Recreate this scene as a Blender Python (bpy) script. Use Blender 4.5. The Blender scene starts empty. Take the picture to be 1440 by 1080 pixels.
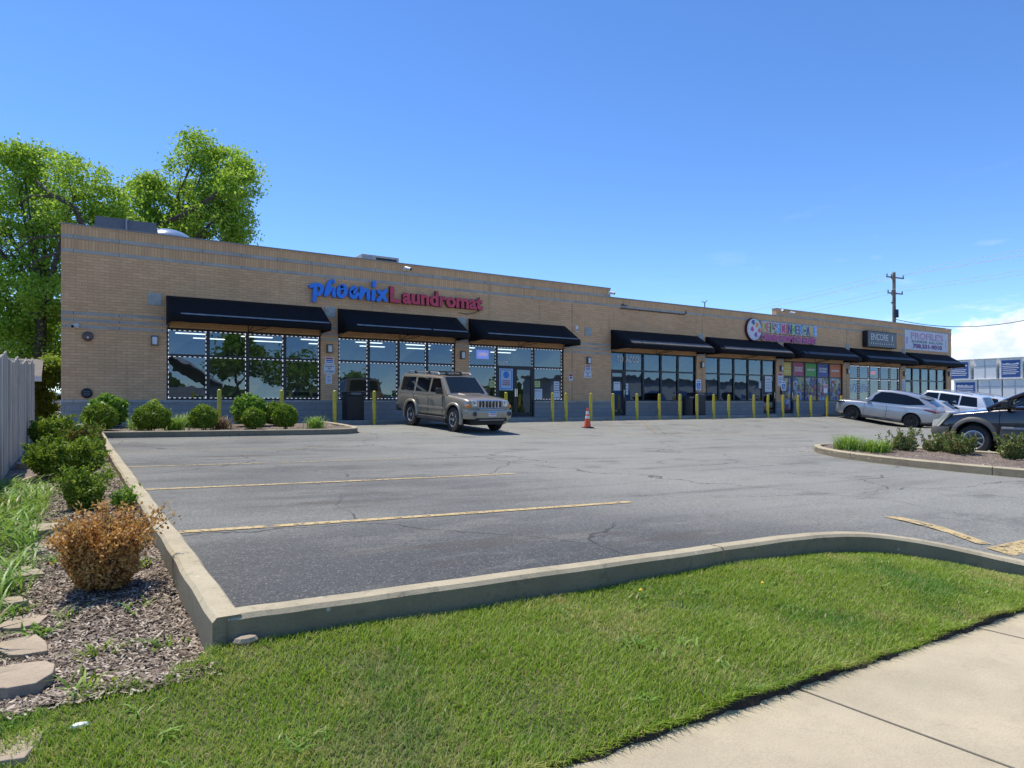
import bpy, bmesh, math, random
import numpy as np
from mathutils import Vector, Matrix
from mathutils.geometry import delaunay_2d_cdt
random.seed(7)
RNG = np.random.default_rng(11)
S = bpy.context.scene
COL = S.collection
PI = math.pi
# ------------------------------------------------------------------ camera and survey helpers
# World: X runs along the shop front (to the right), Y towards it, Z up. The camera stands at X=Y=0.
EYE = 1.25
FPX = 960.0
ANG = math.atan(1488/960)
CA, SA = math.cos(ANG), math.sin(ANG)
YF = 24.9                                   # plane of the shop front
def ray(px):
    t = (px-720)/FPX
    return CA+t*SA, SA-t*CA
def at_front(px, py, Y=YF):                 # point of the vertical plane Y
    dx, dy = ray(px); k = Y/dy
    return k*dx, EYE-(py-567)/FPX*k
def at_depth(px, py, k):
    dx, dy = ray(px)
    return Vector((k*dx, k*dy, EYE-(py-567)/FPX*k))
def gfall(X):
    X = max(X, 0.0)
    return -.25*(1-math.exp(-X/12))-.004*X
def lotz(X, Y):                             # the lot falls to the right and rises to the shops
    Ys = float(np.interp(X, [6, 10, 37], [13.5, 15, 18.5]))
    t = min(max((Y-Ys)/(22.3-Ys), 0), 1); w = t*t*(3-2*t)
    a = min(max((X-4.3)/1.7, 0), 1); b = min(max((3.5-Y)/1.7, 0), 1)
    return EYE-.19*a*a*(3-2*a)*b*b*(3-2*b)*(1 if X < 30 else 0)+(-1.06+.011*Y+gfall(X))*(1-w)-.745*w
def R(z): return EYE+z                      # height given relative to the eye
ZFL = R(-.595)                              # shop floor and walkway
# ------------------------------------------------------------------ materials
def new_mat(name):
    m = bpy.data.materials.new(name); m.use_nodes = True
    nt = m.node_tree; nt.nodes.clear()
    out = nt.nodes.new('ShaderNodeOutputMaterial')
    return m, nt, out
class N:
    """tiny node helper"""
    def __init__(s, nt): s.nt = nt
    def n(s, t, **kw):
        x = s.nt.nodes.new(t)
        for k, v in kw.items():
            if k.startswith('_'): setattr(x, k[1:], v)
            else:
                key = k.replace('__', ' ')
                x.inputs[key].default_value = v
        return x
    def l(s, a, b): s.nt.links.new(a, b)
    def math(s, op, a, b=None, c=None, clamp=False):
        x = s.nt.nodes.new('ShaderNodeMath'); x.operation = op; x.use_clamp = clamp
        for i, v in enumerate((a, b, c)):
            if v is None: continue
            if isinstance(v, (int, float)): x.inputs[i].default_value = v
            else: s.l(v, x.inputs[i])
        return x.outputs[0]
    def mix(s, fac, a, b, blend='MIX'):
        x = s.nt.nodes.new('ShaderNodeMix'); x.data_type = 'RGBA'; x.blend_type = blend
        for sock, v in ((x.inputs[0], fac), (x.inputs[6], a), (x.inputs[7], b)):
            if isinstance(v, (int, float)): sock.default_value = v
            elif isinstance(v, tuple): sock.default_value = (*v[:3], 1)
            else: s.l(v, sock)
        return x.outputs[2]
    def ss(s, v, a, b, lo=0.0, hi=1.0):
        x = s.nt.nodes.new('ShaderNodeMapRange'); x.interpolation_type = 'SMOOTHSTEP'
        s.l(v, x.inputs[0]); x.inputs[1].default_value = a; x.inputs[2].default_value = b
        x.inputs[3].default_value = lo; x.inputs[4].default_value = hi
        return x.outputs[0]
    def noise(s, vec, scale, detail=4, rough=.55, dist=0, out='Fac'):
        x = s.nt.nodes.new('ShaderNodeTexNoise'); x.inputs['Scale'].default_value = scale
        x.inputs['Detail'].default_value = detail; x.inputs['Roughness'].default_value = rough
        x.inputs['Distortion'].default_value = dist
        if vec is not None: s.l(vec, x.inputs['Vector'])
        return x.outputs[out]
    def vor(s, vec, scale, feature='F1', out='Distance', rnd=1.0):
        x = s.nt.nodes.new('ShaderNodeTexVoronoi'); x.feature = feature
        x.inputs['Scale'].default_value = scale; x.inputs['Randomness'].default_value = rnd
        if vec is not None: s.l(vec, x.inputs['Vector'])
        return x.outputs[out]
    def coord(s, kind='Object'):
        return s.nt.nodes.new('ShaderNodeTexCoord').outputs[kind]
    def mapping(s, vec, scale=(1, 1, 1), rot=(0, 0, 0), loc=(0, 0, 0)):
        x = s.nt.nodes.new('ShaderNodeMapping'); s.l(vec, x.inputs[0])
        x.inputs['Scale'].default_value = scale; x.inputs['Rotation'].default_value = rot; x.inputs['Location'].default_value = loc
        return x.outputs[0]
    def bump(s, h, strength=.3, dist=.01, normal=None):
        x = s.nt.nodes.new('ShaderNodeBump'); x.inputs['Strength'].default_value = strength; x.inputs['Distance'].default_value = dist
        s.l(h, x.inputs['Height'])
        if normal is not None: s.l(normal, x.inputs['Normal'])
        return x.outputs[0]
def pmat(name, col, rough=.6, metal=0.0, var=.12, vs=6.0, bump=0.0, bs=60.0, coat=0.0, spec=.5, dirt=None, emit=0.0):
    m, nt, out = new_mat(name); h = N(nt)
    b = h.n('ShaderNodeBsdfPrincipled'); h.l(b.outputs[0], out.inputs[0])
    b.inputs['Roughness'].default_value = rough; b.inputs['Metallic'].default_value = metal
    b.inputs['Coat Weight'].default_value = coat; b.inputs['Coat Roughness'].default_value = .06
    b.inputs['Specular IOR Level'].default_value = spec
    co = h.coord()
    if var > 0:
        nz = h.noise(co, vs, 5)
        a = tuple(c*(1-var) for c in col); z = tuple(min(c*(1+var), 1) for c in col)
        f = h.ss(nz, .3, .7)
        c = h.mix(f, a, z)
        if dirt: c = h.mix(h.ss(h.noise(co, vs*.37, 6, .65), .5, .72, 0, dirt[1]), c, dirt[0])
        h.l(c, b.inputs['Base Color'])
        h.l(h.ss(nz, .2, .8, max(rough-.08, .02), min(rough+.08, 1)), b.inputs['Roughness'])
    else: b.inputs['Base Color'].default_value = (*col, 1)
    if bump > 0: h.l(h.bump(h.noise(co, bs, 4), bump, .01), b.inputs['Normal'])
    if emit > 0:
        b.inputs['Emission Color'].default_value = (*col, 1); b.inputs['Emission Strength'].default_value = emit
    return m
def leafmat(name, c1, c2, trans=.35, rough=.5, dead=None, patch=None):
    m, nt, out = new_mat(name); h = N(nt)
    g = h.n('ShaderNodeNewGeometry').outputs['Random Per Island']
    col = h.mix(g, c1, c2)
    if patch:
        co = h.coord(); pn = h.noise(co, 1.5, 6, .65); p2 = h.noise(co, 7, 4, .6)
        col = h.mix(h.math('MULTIPLY', h.ss(pn, .47, .66), h.ss(h.math('ADD', p2, h.math('MULTIPLY', g, .35)), .5, .8, 0, .85)), col, patch[0])
        col = h.mix(h.ss(h.noise(h.mapping(co, (1, 1, 1), loc=(5, 3, 0)), 1.2, 5, .6), .5, .68, 0, .7), col, patch[1])
    if dead: col = h.mix(h.math('GREATER_THAN', g, 1-dead[1]), col, dead[0])
    b = h.n('ShaderNodeBsdfPrincipled'); b.inputs['Roughness'].default_value = rough; b.inputs['Specular IOR Level'].default_value = .35
    h.l(col, b.inputs['Base Color'])
    t = h.n('ShaderNodeBsdfTranslucent'); tc = h.mix(1.0, col, (1.0, .95, .35), 'MULTIPLY'); h.l(tc, t.inputs[0])
    tb = h.mix(.5, tc, col); h.l(tb, t.inputs[0])
    mx = h.n('ShaderNodeMixShader'); mx.inputs[0].default_value = trans
    h.l(b.outputs[0], mx.inputs[1]); h.l(t.outputs[0], mx.inputs[2]); h.l(mx.outputs[0], out.inputs[0])
    return m
def asphalt_mat():
    m, nt, out = new_mat('asphalt'); h = N(nt); co = h.coord()
    sep = h.n('ShaderNodeSeparateXYZ'); h.l(co, sep.inputs[0]); X, Y = sep.outputs[0], sep.outputs[1]
    big = h.noise(h.mapping(co, (.6, 1.3, 1)), .35, 6, .6)
    c = h.mix(h.ss(big, .32, .68), (.135, .139, .13), (.26, .262, .235))
    # older, sun-bleached middle lane, darker sealed bays beside the bed
    wob = h.math('ADD', X, h.math('MULTIPLY', h.noise(co, .5, 3), 3.0))
    c = h.mix(h.math('MULTIPLY', h.ss(wob, 4.0, 10.0, 0, .8), h.ss(h.noise(h.mapping(co, (.35, 1.1, 1)), .9, 5, .6), .25, .6, .6, 1)), c, (.355, .355, .31))
    c = h.mix(h.math('MULTIPLY', h.ss(Y, 6.5, 3.2), h.ss(X, 6.5, 3)), c, (.082, .087, .088))
    patch = h.noise(h.mapping(co, (1, 2.2, 1)), 1.1, 5, .6)
    c = h.mix(h.ss(patch, .5, .7, 0, .6), c, (.27, .265, .23))
    c = h.mix(h.ss(h.noise(h.mapping(co, (1, 1.8, 1), loc=(9, 4, 0)), .55, 7, .7), .54, .66, 0, .5), c, (.1, .102, .098))
    tr = h.noise(h.mapping(co, (.22, 2.6, 1), rot=(0, 0, .12)), 1.0, 6, .65)
    c = h.mix(h.ss(tr, .52, .74, 0, .5), c, (.11, .107, .102))
    fine = h.noise(co, 85, 3, .7)
    c = h.mix(h.ss(h.math('ADD', h.math('MULTIPLY', fine, .6), h.math('MULTIPLY', h.noise(co, 34, 4, .7), .4)), .38, .62, 0, 1.0), h.mix(1.0, c, (.5, .5, .5), 'MULTIPLY'), c)
    vc = h.n('ShaderNodeTexVoronoi'); vc.inputs['Scale'].default_value = 70; h.l(co, vc.inputs['Vector'])
    vsep = h.n('ShaderNodeSeparateColor'); h.l(vc.outputs['Color'], vsep.inputs[0])
    stone = h.math('MULTIPLY', h.math('GREATER_THAN', vsep.outputs[0], .84), h.ss(vc.outputs['Distance'], .5, .3))
    c = h.mix(h.math('MULTIPLY', stone, .32), c, (.5, .49, .47))
    # stains where cars stand
    st = h.math('MULTIPLY', h.ss(h.noise(h.mapping(co, (.45, 1.6, 1), loc=(3, 1, 0)), 1.3, 6, .65), .5, .68), h.ss(h.math('ABSOLUTE', h.math('SUBTRACT', X, 3.1)), 2.2, .6))
    st = h.math('MULTIPLY', st, h.ss(Y, 17.5, 16))
    bay = h.math('ABSOLUTE', h.math('SUBTRACT', h.math('FRACT', h.math('DIVIDE', h.math('SUBTRACT', Y, 5.8), 2.95)), .5))
    st = h.math('MULTIPLY', st, h.ss(bay, .38, .1))
    c = h.mix(h.math('MULTIPLY', st, .75), c, (.075, .06, .047))
    dist = h.n('ShaderNodeVectorMath'); dist.operation = 'ADD'
    nv = h.n('ShaderNodeTexNoise'); nv.inputs['Scale'].default_value = 1.6; nv.inputs['Detail'].default_value = 6; h.l(co, nv.inputs['Vector'])
    sc = h.n('ShaderNodeVectorMath'); sc.operation = 'SCALE'; h.l(nv.outputs['Color'], sc.inputs[0]); sc.inputs['Scale'].default_value = .55
    h.l(co, dist.inputs[0]); h.l(sc.outputs[0], dist.inputs[1])
    e = h.vor(dist.outputs[0], .3, 'DISTANCE_TO_EDGE')
    cr = h.math('MULTIPLY', h.ss(e, .005, .0015), h.ss(h.noise(co, .23, 3), .42, .5))
    e2 = h.vor(dist.outputs[0], 1.4, 'DISTANCE_TO_EDGE')
    cr2 = h.math('MULTIPLY', h.ss(e2, .01, .003), h.ss(h.noise(co, .3, 3), .6, .66))
    cr = h.math('MAXIMUM', cr, h.math('MULTIPLY', cr2, .3))
    c = h.mix(h.math('MULTIPLY', cr, .75), c, (.035, .035, .035))
    b = h.n('ShaderNodeBsdfPrincipled', Roughness=.85); b.inputs['Specular IOR Level'].default_value = .35
    h.l(c, b.inputs['Base Color']); h.l(b.outputs[0], out.inputs[0])
    hh = h.math('SUBTRACT', h.math('ADD', h.math('MULTIPLY', fine, .6), h.math('MULTIPLY', h.ss(vc.outputs['Distance'], .7, .1), .5)), cr)
    h.l(h.bump(hh, .5, .006), b.inputs['Normal'])
    return m
def concrete_mat(name, col, dirt=.5, scale=1.0, dark=(.09, .085, .075), joint=0, stain_shade=0):
    m, nt, out = new_mat(name); h = N(nt); co = h.coord()
    c = h.mix(h.ss(h.noise(co, 1.7*scale, 6, .6), .3, .7), tuple(x*.86 for x in col), tuple(min(1, x*1.1) for x in col))
    c = h.mix(h.ss(h.noise(co, 9*scale, 7, .7), .52, .75, 0, dirt), c, dark)
    f = h.noise(co, 130, 3, .7)
    c = h.mix(h.ss(f, .35, .6, .35, 0), c, h.mix(1.0, c, (.55, .55, .55), 'MULTIPLY'))
    if stain_shade:  # stains on upright faces, with the shade there put into the colour
        gn = h.n('ShaderNodeNewGeometry').outputs['Normal']; gs = h.n('ShaderNodeSeparateXYZ'); h.l(gn, gs.inputs[0])
        c = h.mix(h.math('MULTIPLY', h.ss(h.math('ABSOLUTE', gs.outputs[2]), .7, .25), h.ss(h.noise(h.mapping(co, (1, 1, 2.5)), 2.6, 6, .65), .2, .6, .45, stain_shade)), c, (.1, .086, .058))
    sv = h.n('ShaderNodeTexVoronoi'); sv.inputs['Scale'].default_value = 9; h.l(co, sv.inputs['Vector']); sq = h.n('ShaderNodeSeparateColor'); h.l(sv.outputs['Color'], sq.inputs[0])
    spot = h.math('MULTIPLY', h.math('GREATER_THAN', sq.outputs[0], .93), h.ss(sv.outputs['Distance'], .12, .05))
    c = h.mix(h.math('MULTIPLY', spot, .5), c, h.mix(h.math('GREATER_THAN', sq.outputs[1], .5), (.09, .075, .06), (.7, .66, .6)))
    if joint:
        sp = h.n('ShaderNodeSeparateXYZ'); h.l(co, sp.inputs[0])
        c = h.mix(h.math('LESS_THAN', h.math('FRACT', h.math('DIVIDE', h.math('ADD', sp.outputs[0], 100.0), joint)), .009), c, (.05, .045, .04))
    b = h.n('ShaderNodeBsdfPrincipled', Roughness=.88); b.inputs['Specular IOR Level'].default_value = .3
    h.l(c, b.inputs['Base Color']); h.l(b.outputs[0], out.inputs[0])
    h.l(h.bump(h.math('ADD', f, h.noise(co, 22, 5)), .35, .006), b.inputs['Normal'])
    return m
def brick_mat(name, c1, c2, mortar, bw, bh, ms, soldier=False, offset=.5, dirt=.3):
    m, nt, out = new_mat(name); h = N(nt); co = h.coord()
    sep = h.n('ShaderNodeSeparateXYZ'); h.l(co, sep.inputs[0])
    cmb = h.n('ShaderNodeCombineXYZ')
    xy = h.math('ADD', sep.outputs[0], sep.outputs[1])
    if soldier: h.l(sep.outputs[2], cmb.inputs[0]); h.l(xy, cmb.inputs[1])
    else: h.l(xy, cmb.inputs[0]); h.l(sep.outputs[2], cmb.inputs[1])
    br = h.n('ShaderNodeTexBrick'); br.offset = offset; h.l(cmb.outputs[0], br.inputs['Vector'])
    br.inputs['Scale'].default_value = 1; br.inputs['Brick Width'].default_value = bw; br.inputs['Row Height'].default_value = bh
    br.inputs['Mortar Size'].default_value = ms; br.inputs['Mortar Smooth'].default_value = .15; br.inputs['Bias'].default_value = 0
    br.inputs['Color1'].default_value = (*c1, 1); br.inputs['Color2'].default_value = (*c2, 1); br.inputs['Mortar'].default_value = (*mortar, 1)
    c = h.mix(h.ss(h.noise(co, .55, 5), .35, .7, 0, .35), br.outputs['Color'], h.mix(1.0, br.outputs['Color'], (.72, .68, .64), 'MULTIPLY'))
    # rain streaks below the coping
    stv = h.noise(h.mapping(co, (1.4, 1.4, .12)), 2.2, 6, .65)
    c = h.mix(h.ss(stv, .56, .8, 0, dirt), c, (.16, .12, .09))
    c = h.mix(h.ss(h.noise(co, 45, 3), .35, .65, .22, 0), c, h.mix(1.0, c, (.6, .6, .6), 'MULTIPLY'))
    b = h.n('ShaderNodeBsdfPrincipled', Roughness=.85); b.inputs['Specular IOR Level'].default_value = .3
    h.l(c, b.inputs['Base Color']); h.l(b.outputs[0], out.inputs[0])
    h.l(h.bump(h.math('SUBTRACT', h.math('MULTIPLY', h.noise(co, 60, 3), .4), br.outputs['Fac']), .5, .008), b.inputs['Normal'])
    return m
def glass_mat(name, tint, ior=1.7, wob=.006, refl=(1, 1, 1), rough=0.0):
    m, nt, out = new_mat(name); h = N(nt); co = h.coord()
    fr = h.n('ShaderNodeFresnel', IOR=ior)
    t = h.n('ShaderNodeBsdfTransparent'); t.inputs[0].default_value = (*tint, 1)
    g = h.n('ShaderNodeBsdfGlossy'); g.inputs['Roughness'].default_value = rough; g.inputs[0].default_value = (*refl, 1)
    if wob > 0:
        nb = h.bump(h.noise(co, 1.1, 2), 1.0, wob); h.l(nb, g.inputs['Normal'])
    mx = h.n('ShaderNodeMixShader'); h.l(fr.outputs[0], mx.inputs[0]); h.l(t.outputs[0], mx.inputs[1]); h.l(g.outputs[0], mx.inputs[2])
    h.l(mx.outputs[0], out.inputs[0])
    return m
def paint_mat(name, col, metal=.35, rough=.35, coat=1.0, dust=.0):
    m, nt, out = new_mat(name); h = N(nt); co = h.coord()
    b = h.n('ShaderNodeBsdfPrincipled', Roughness=rough, Metallic=metal); b.inputs['Coat Weight'].default_value = coat; b.inputs['Coat Roughness'].default_value = .05
    fl = h.noise(co, 900, 1)
    c = h.mix(h.ss(fl, .35, .65), tuple(x*.93 for x in col), tuple(min(1, x*1.06) for x in col))
    sep = h.n('ShaderNodeSeparateXYZ'); h.l(co, sep.inputs[0])
    dirt = h.math('MULTIPLY', h.ss(sep.outputs[2], .85, .3), h.ss(h.noise(co, 3, 5, .6), .3, .75))
    c = h.mix(h.math('MULTIPLY', dirt, .35+dust), c, (.19, .17, .145))
    h.l(c, b.inputs['Base Color']); h.l(b.outputs[0], out.inputs[0])
    h.l(h.math('ADD', h.math('MULTIPLY', dirt, .3), rough), b.inputs['Roughness'])
    return m
def mulch_mat():
    m, nt, out = new_mat('mulch_ground'); h = N(nt); co = h.coord()
    v = h.n('ShaderNodeTexVoronoi'); v.inputs['Scale'].default_value = 38; h.l(h.mapping(co, (1, 1.8, 1)), v.inputs['Vector'])
    s = h.n('ShaderNodeSeparateColor'); h.l(v.outputs['Color'], s.inputs[0])
    c = h.mix(s.outputs[0], (.08, .058, .044), (.3, .235, .185))
    c = h.mix(h.ss(h.noise(co, 1.5, 5), .45, .7, 0, .6), c, (.06, .045, .035))
    b = h.n('ShaderNodeBsdfPrincipled', Roughness=.9); h.l(c, b.inputs['Base Color']); h.l(b.outputs[0], out.inputs[0])
    h.l(h.bump(s.outputs[1], .8, .012), b.inputs['Normal'])
    return m
def lawn_mat():
    m, nt, out = new_mat('lawn_soil'); h = N(nt); co = h.coord()
    c = h.mix(h.ss(h.noise(co, 3, 6), .35, .65), (.06, .075, .02), (.15, .13, .06))
    c = h.mix(h.ss(h.noise(co, 60, 3), .4, .6, .5, 0), c, (.03, .035, .012))
    b = h.n('ShaderNodeBsdfPrincipled', Roughness=.9); h.l(c, b.inputs['Base Color']); h.l(b.outputs[0], out.inputs[0])
    return m
def stripe_mat():
    m, nt, out = new_mat('yellow_road_paint'); h = N(nt); co = h.coord()
    sep = h.n('ShaderNodeSeparateXYZ'); h.l(co, sep.inputs[0])
    c = h.mix(h.ss(h.noise(co, 5, 5), .3, .7), (.6, .42, .15), (.7, .54, .25))
    far = h.ss(h.math('ADD', sep.outputs[1], h.math('MULTIPLY', sep.outputs[0], .25)), 7.5, 17)
    th = h.math('ADD', h.noise(co, 17, 7, .75), h.math('MULTIPLY', far, -.06))
    w = h.ss(th, .4, .47)
    w2 = h.ss(h.math('ADD', h.noise(co, 3.1, 6, .7), h.math('MULTIPLY', far, -.05)), .33, .45)
    b = h.n('ShaderNodeBsdfPrincipled', Roughness=.8); h.l(h.mix(h.ss(h.noise(co, 70, 3), .4, .65, .65, 0), c, (.26, .22, .15)), b.inputs['Base Color'])
    t = h.n('ShaderNodeBsdfTransparent'); mx = h.n('ShaderNodeMixShader')
    h.l(h.math('MULTIPLY', h.math('MULTIPLY', w, w2), h.ss(far, 0, 1, 1, .55)), mx.inputs[0]); h.l(t.outputs[0], mx.inputs[1]); h.l(b.outputs[0], mx.inputs[2]); h.l(mx.outputs[0], out.inputs[0])
    return m
def wood_mat():
    m, nt, out = new_mat('weathered_fence_wood'); h = N(nt); co = h.coord()
    g = h.n('ShaderNodeNewGeometry').outputs['Random Per Island']
    gr = h.noise(h.mapping(co, (14, 14, .7)), 3, 6, .65)
    c = h.mix(g, (.5, .42, .32), (.76, .65, .51))
    c = h.mix(h.ss(gr, .42, .7, 0, .6), c, (.12, .105, .1))
    b = h.n('ShaderNodeBsdfPrincipled', Roughness=.85); h.l(c, b.inputs['Base Color']); h.l(b.outputs[0], out.inputs[0])
    h.l(h.bump(gr, .5, .006), b.inputs['Normal'])
    return m
def emit_mat(name, col, st):
    m, nt, out = new_mat(name); h = N(nt)
    e = h.n('ShaderNodeEmission', Strength=st); e.inputs[0].default_value = (*col, 1); h.l(e.outputs[0], out.inputs[0]); return m
def blotch_mat(name, scale, seed, cols):
    m, nt, out = new_mat(name); h = N(nt); co = h.coord()
    v = h.n('ShaderNodeTexVoronoi'); v.inputs['Scale'].default_value = scale
    h.l(h.mapping(co, (1, 1, .7), loc=(seed, 0, seed*2)), v.inputs['Vector'])
    s = h.n('ShaderNodeSeparateColor'); h.l(v.outputs['Color'], s.inputs[0])
    r = h.n('ShaderNodeValToRGB'); r.color_ramp.interpolation = 'CONSTANT'
    els = r.color_ramp.elements
    for i, c in enumerate(cols):
        e = els[i] if i < 2 else els.new(i/len(cols))
        e.position = i/len(cols); e.color = (*c, 1)
    h.l(s.outputs[0], r.inputs[0])
    b = h.n('ShaderNodeBsdfPrincipled', Roughness=.4); h.l(r.outputs[0], b.inputs['Base Color']); h.l(b.outputs[0], out.inputs[0]); return m
MT = dict(
    asphalt=asphalt_mat(), walk=concrete_mat('pale_pavement', (.48, .415, .285), .4, .8, (.3, .25, .17)),
    kerb=concrete_mat('kerb_concrete', (.46, .4, .27), .65, 1.6, (.15, .135, .095), 0, .6), slab=concrete_mat('walkway_concrete', (.36, .34, .31), .3),
    stone=concrete_mat('edging_stone', (.43, .35, .25), .75, 4.0, (.2, .17, .13)),
    brick=brick_mat('tan_brick', (.84, .5, .265), (.73, .42, .22), (.5, .32, .205), .305, .0905, .007),
    soldier=brick_mat('tan_soldier_brick', (.82, .49, .255), (.71, .405, .21), (.47, .305, .195), .37, .0905, .007, True, 0.0, .4),
    block=brick_mat('grey_block', (.37, .345, .325), (.33, .31, .295), (.26, .25, .235), .405, .2, .009, dirt=.15),
    band=concrete_mat('limestone_band', (.46, .42, .37), .35, 1.5, (.14, .135, .13), 1.22), tile=concrete_mat('carved_tile', (.46, .46, .43), .3, 4, (.25, .25, .23)),
    coping=pmat('coping_metal', (.24, .235, .225), .45, .3, .1), roof=pmat('roof_membrane', (.3, .3, .3), .9, 0, .15),
    frame=pmat('black_aluminium', (.012, .012, .015), .4, 0, .1), glass=glass_mat('window_glass', (.42, .5, .56), 2.05, .0025, (.62, .8, 1.0)),
    canvas=pmat('black_awning_canvas', (.009, .009, .011), .85, 0, .25, 2.0, .2, 300, spec=.25), stripe_lt=pmat('awning_pale_piping', (.3, .29, .28), .7, 0, .2, 5),
    stripe_gr=pmat('awning_faded_band', (.1, .1, .105), .7, 0, .25, 3), led=pmat('white_led_strip', (.78, .8, .88), .4, 0, .05, emit=.42),
    yellow=pmat('bollard_yellow', (.55, .45, .03), .45, 0, .15, 8, dirt=((.25, .2, .06), .4)), black=pmat('black_plastic', (.015, .015, .017), .5, 0, .2),
    white=pmat('white_enamel', (.78, .78, .77), .4, 0, .05), grey=pmat('grey_metal', (.3, .31, .33), .45, .4, .1), dgrey=pmat('dark_grey_metal', (.13, .145, .17), .5, .2, .1),
    blue=pmat('sign_blue', (.02, .21, .78), .35, 0, .08), red=pmat('sign_crimson', (.62, .045, .09), .4, 0, .15, 3), maroon=pmat('sign_maroon', (.12, .02, .04), .5),
    lamp=pmat('lamp_diffuser', (.72, .72, .7), .4, 0, .05), bell=pmat('bell_brown', (.13, .075, .065), .5), mulch=mulch_mat(), soil=lawn_mat(), paint=stripe_mat(), wood=wood_mat(),
    bark=pmat('bark', (.075, .06, .05), .9, 0, .35, 4, .6, 14), orange=pmat('cone_orange', (.85, .1, .03), .45, 0, .08), reflect=pmat('cone_white_band', (.75, .72, .7), .35, 0, .05),
    rubber=pmat('tyre_rubber', (.018, .018, .019), .75, 0, .25, 20, .2, 80), alloy=pmat('alloy_rim', (.55, .56, .58), .28, .9, .06), dalloy=pmat('dark_alloy_rim', (.05, .05, .055), .3, .7, .1),
    chrome=pmat('chrome', (.75, .76, .78), .12, 1, .04), lens=pmat('headlamp_lens', (.5, .53, .5), .12, .1, .1, 30, coat=1), amber=pmat('amber_lens', (.7, .22, .02), .2, 0, .1, coat=1),
    tail=pmat('tail_red', (.22, .01, .015), .15, 0, .1, coat=1), tint=pmat('tinted_glass', (.006, .007, .009), .05, 0, 0, spec=.45),
    wind=pmat('windscreen_glass', (.014, .02, .022), .04, 0, 0, spec=.5), plastic=pmat('grey_trim', (.05, .05, .052), .6, 0, .15),
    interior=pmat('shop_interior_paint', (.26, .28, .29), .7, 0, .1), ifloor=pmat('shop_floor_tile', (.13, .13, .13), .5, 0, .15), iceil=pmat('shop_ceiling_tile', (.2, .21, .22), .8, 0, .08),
    tube=emit_mat('lit_tube', (1, .98, .86), 2.2), papr=pmat('white_paper', (.7, .71, .73), .6, 0, .05), ink=pmat('print_ink', (.06, .06, .12), .6, 0, .1), redink=pmat('red_ink', (.5, .06, .06), .6, 0, .1),
    signblue=pmat('parking_sign_blue', (.02, .11, .45), .4, 0, .05), wire=pmat('wire_black', (.02, .02, .02), .6), wirelt=pmat('wire_glint', (.75, .75, .74), .35, .3, .05),  # wirelt: white sun glint of the overhead wires painted as a pale colour
    polewood=pmat('pole_wood', (.2, .17, .14), .9, 0, .3, 3), ground=pmat('far_ground', (.16, .16, .11), .95, 0, .3, .3),
)
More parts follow.
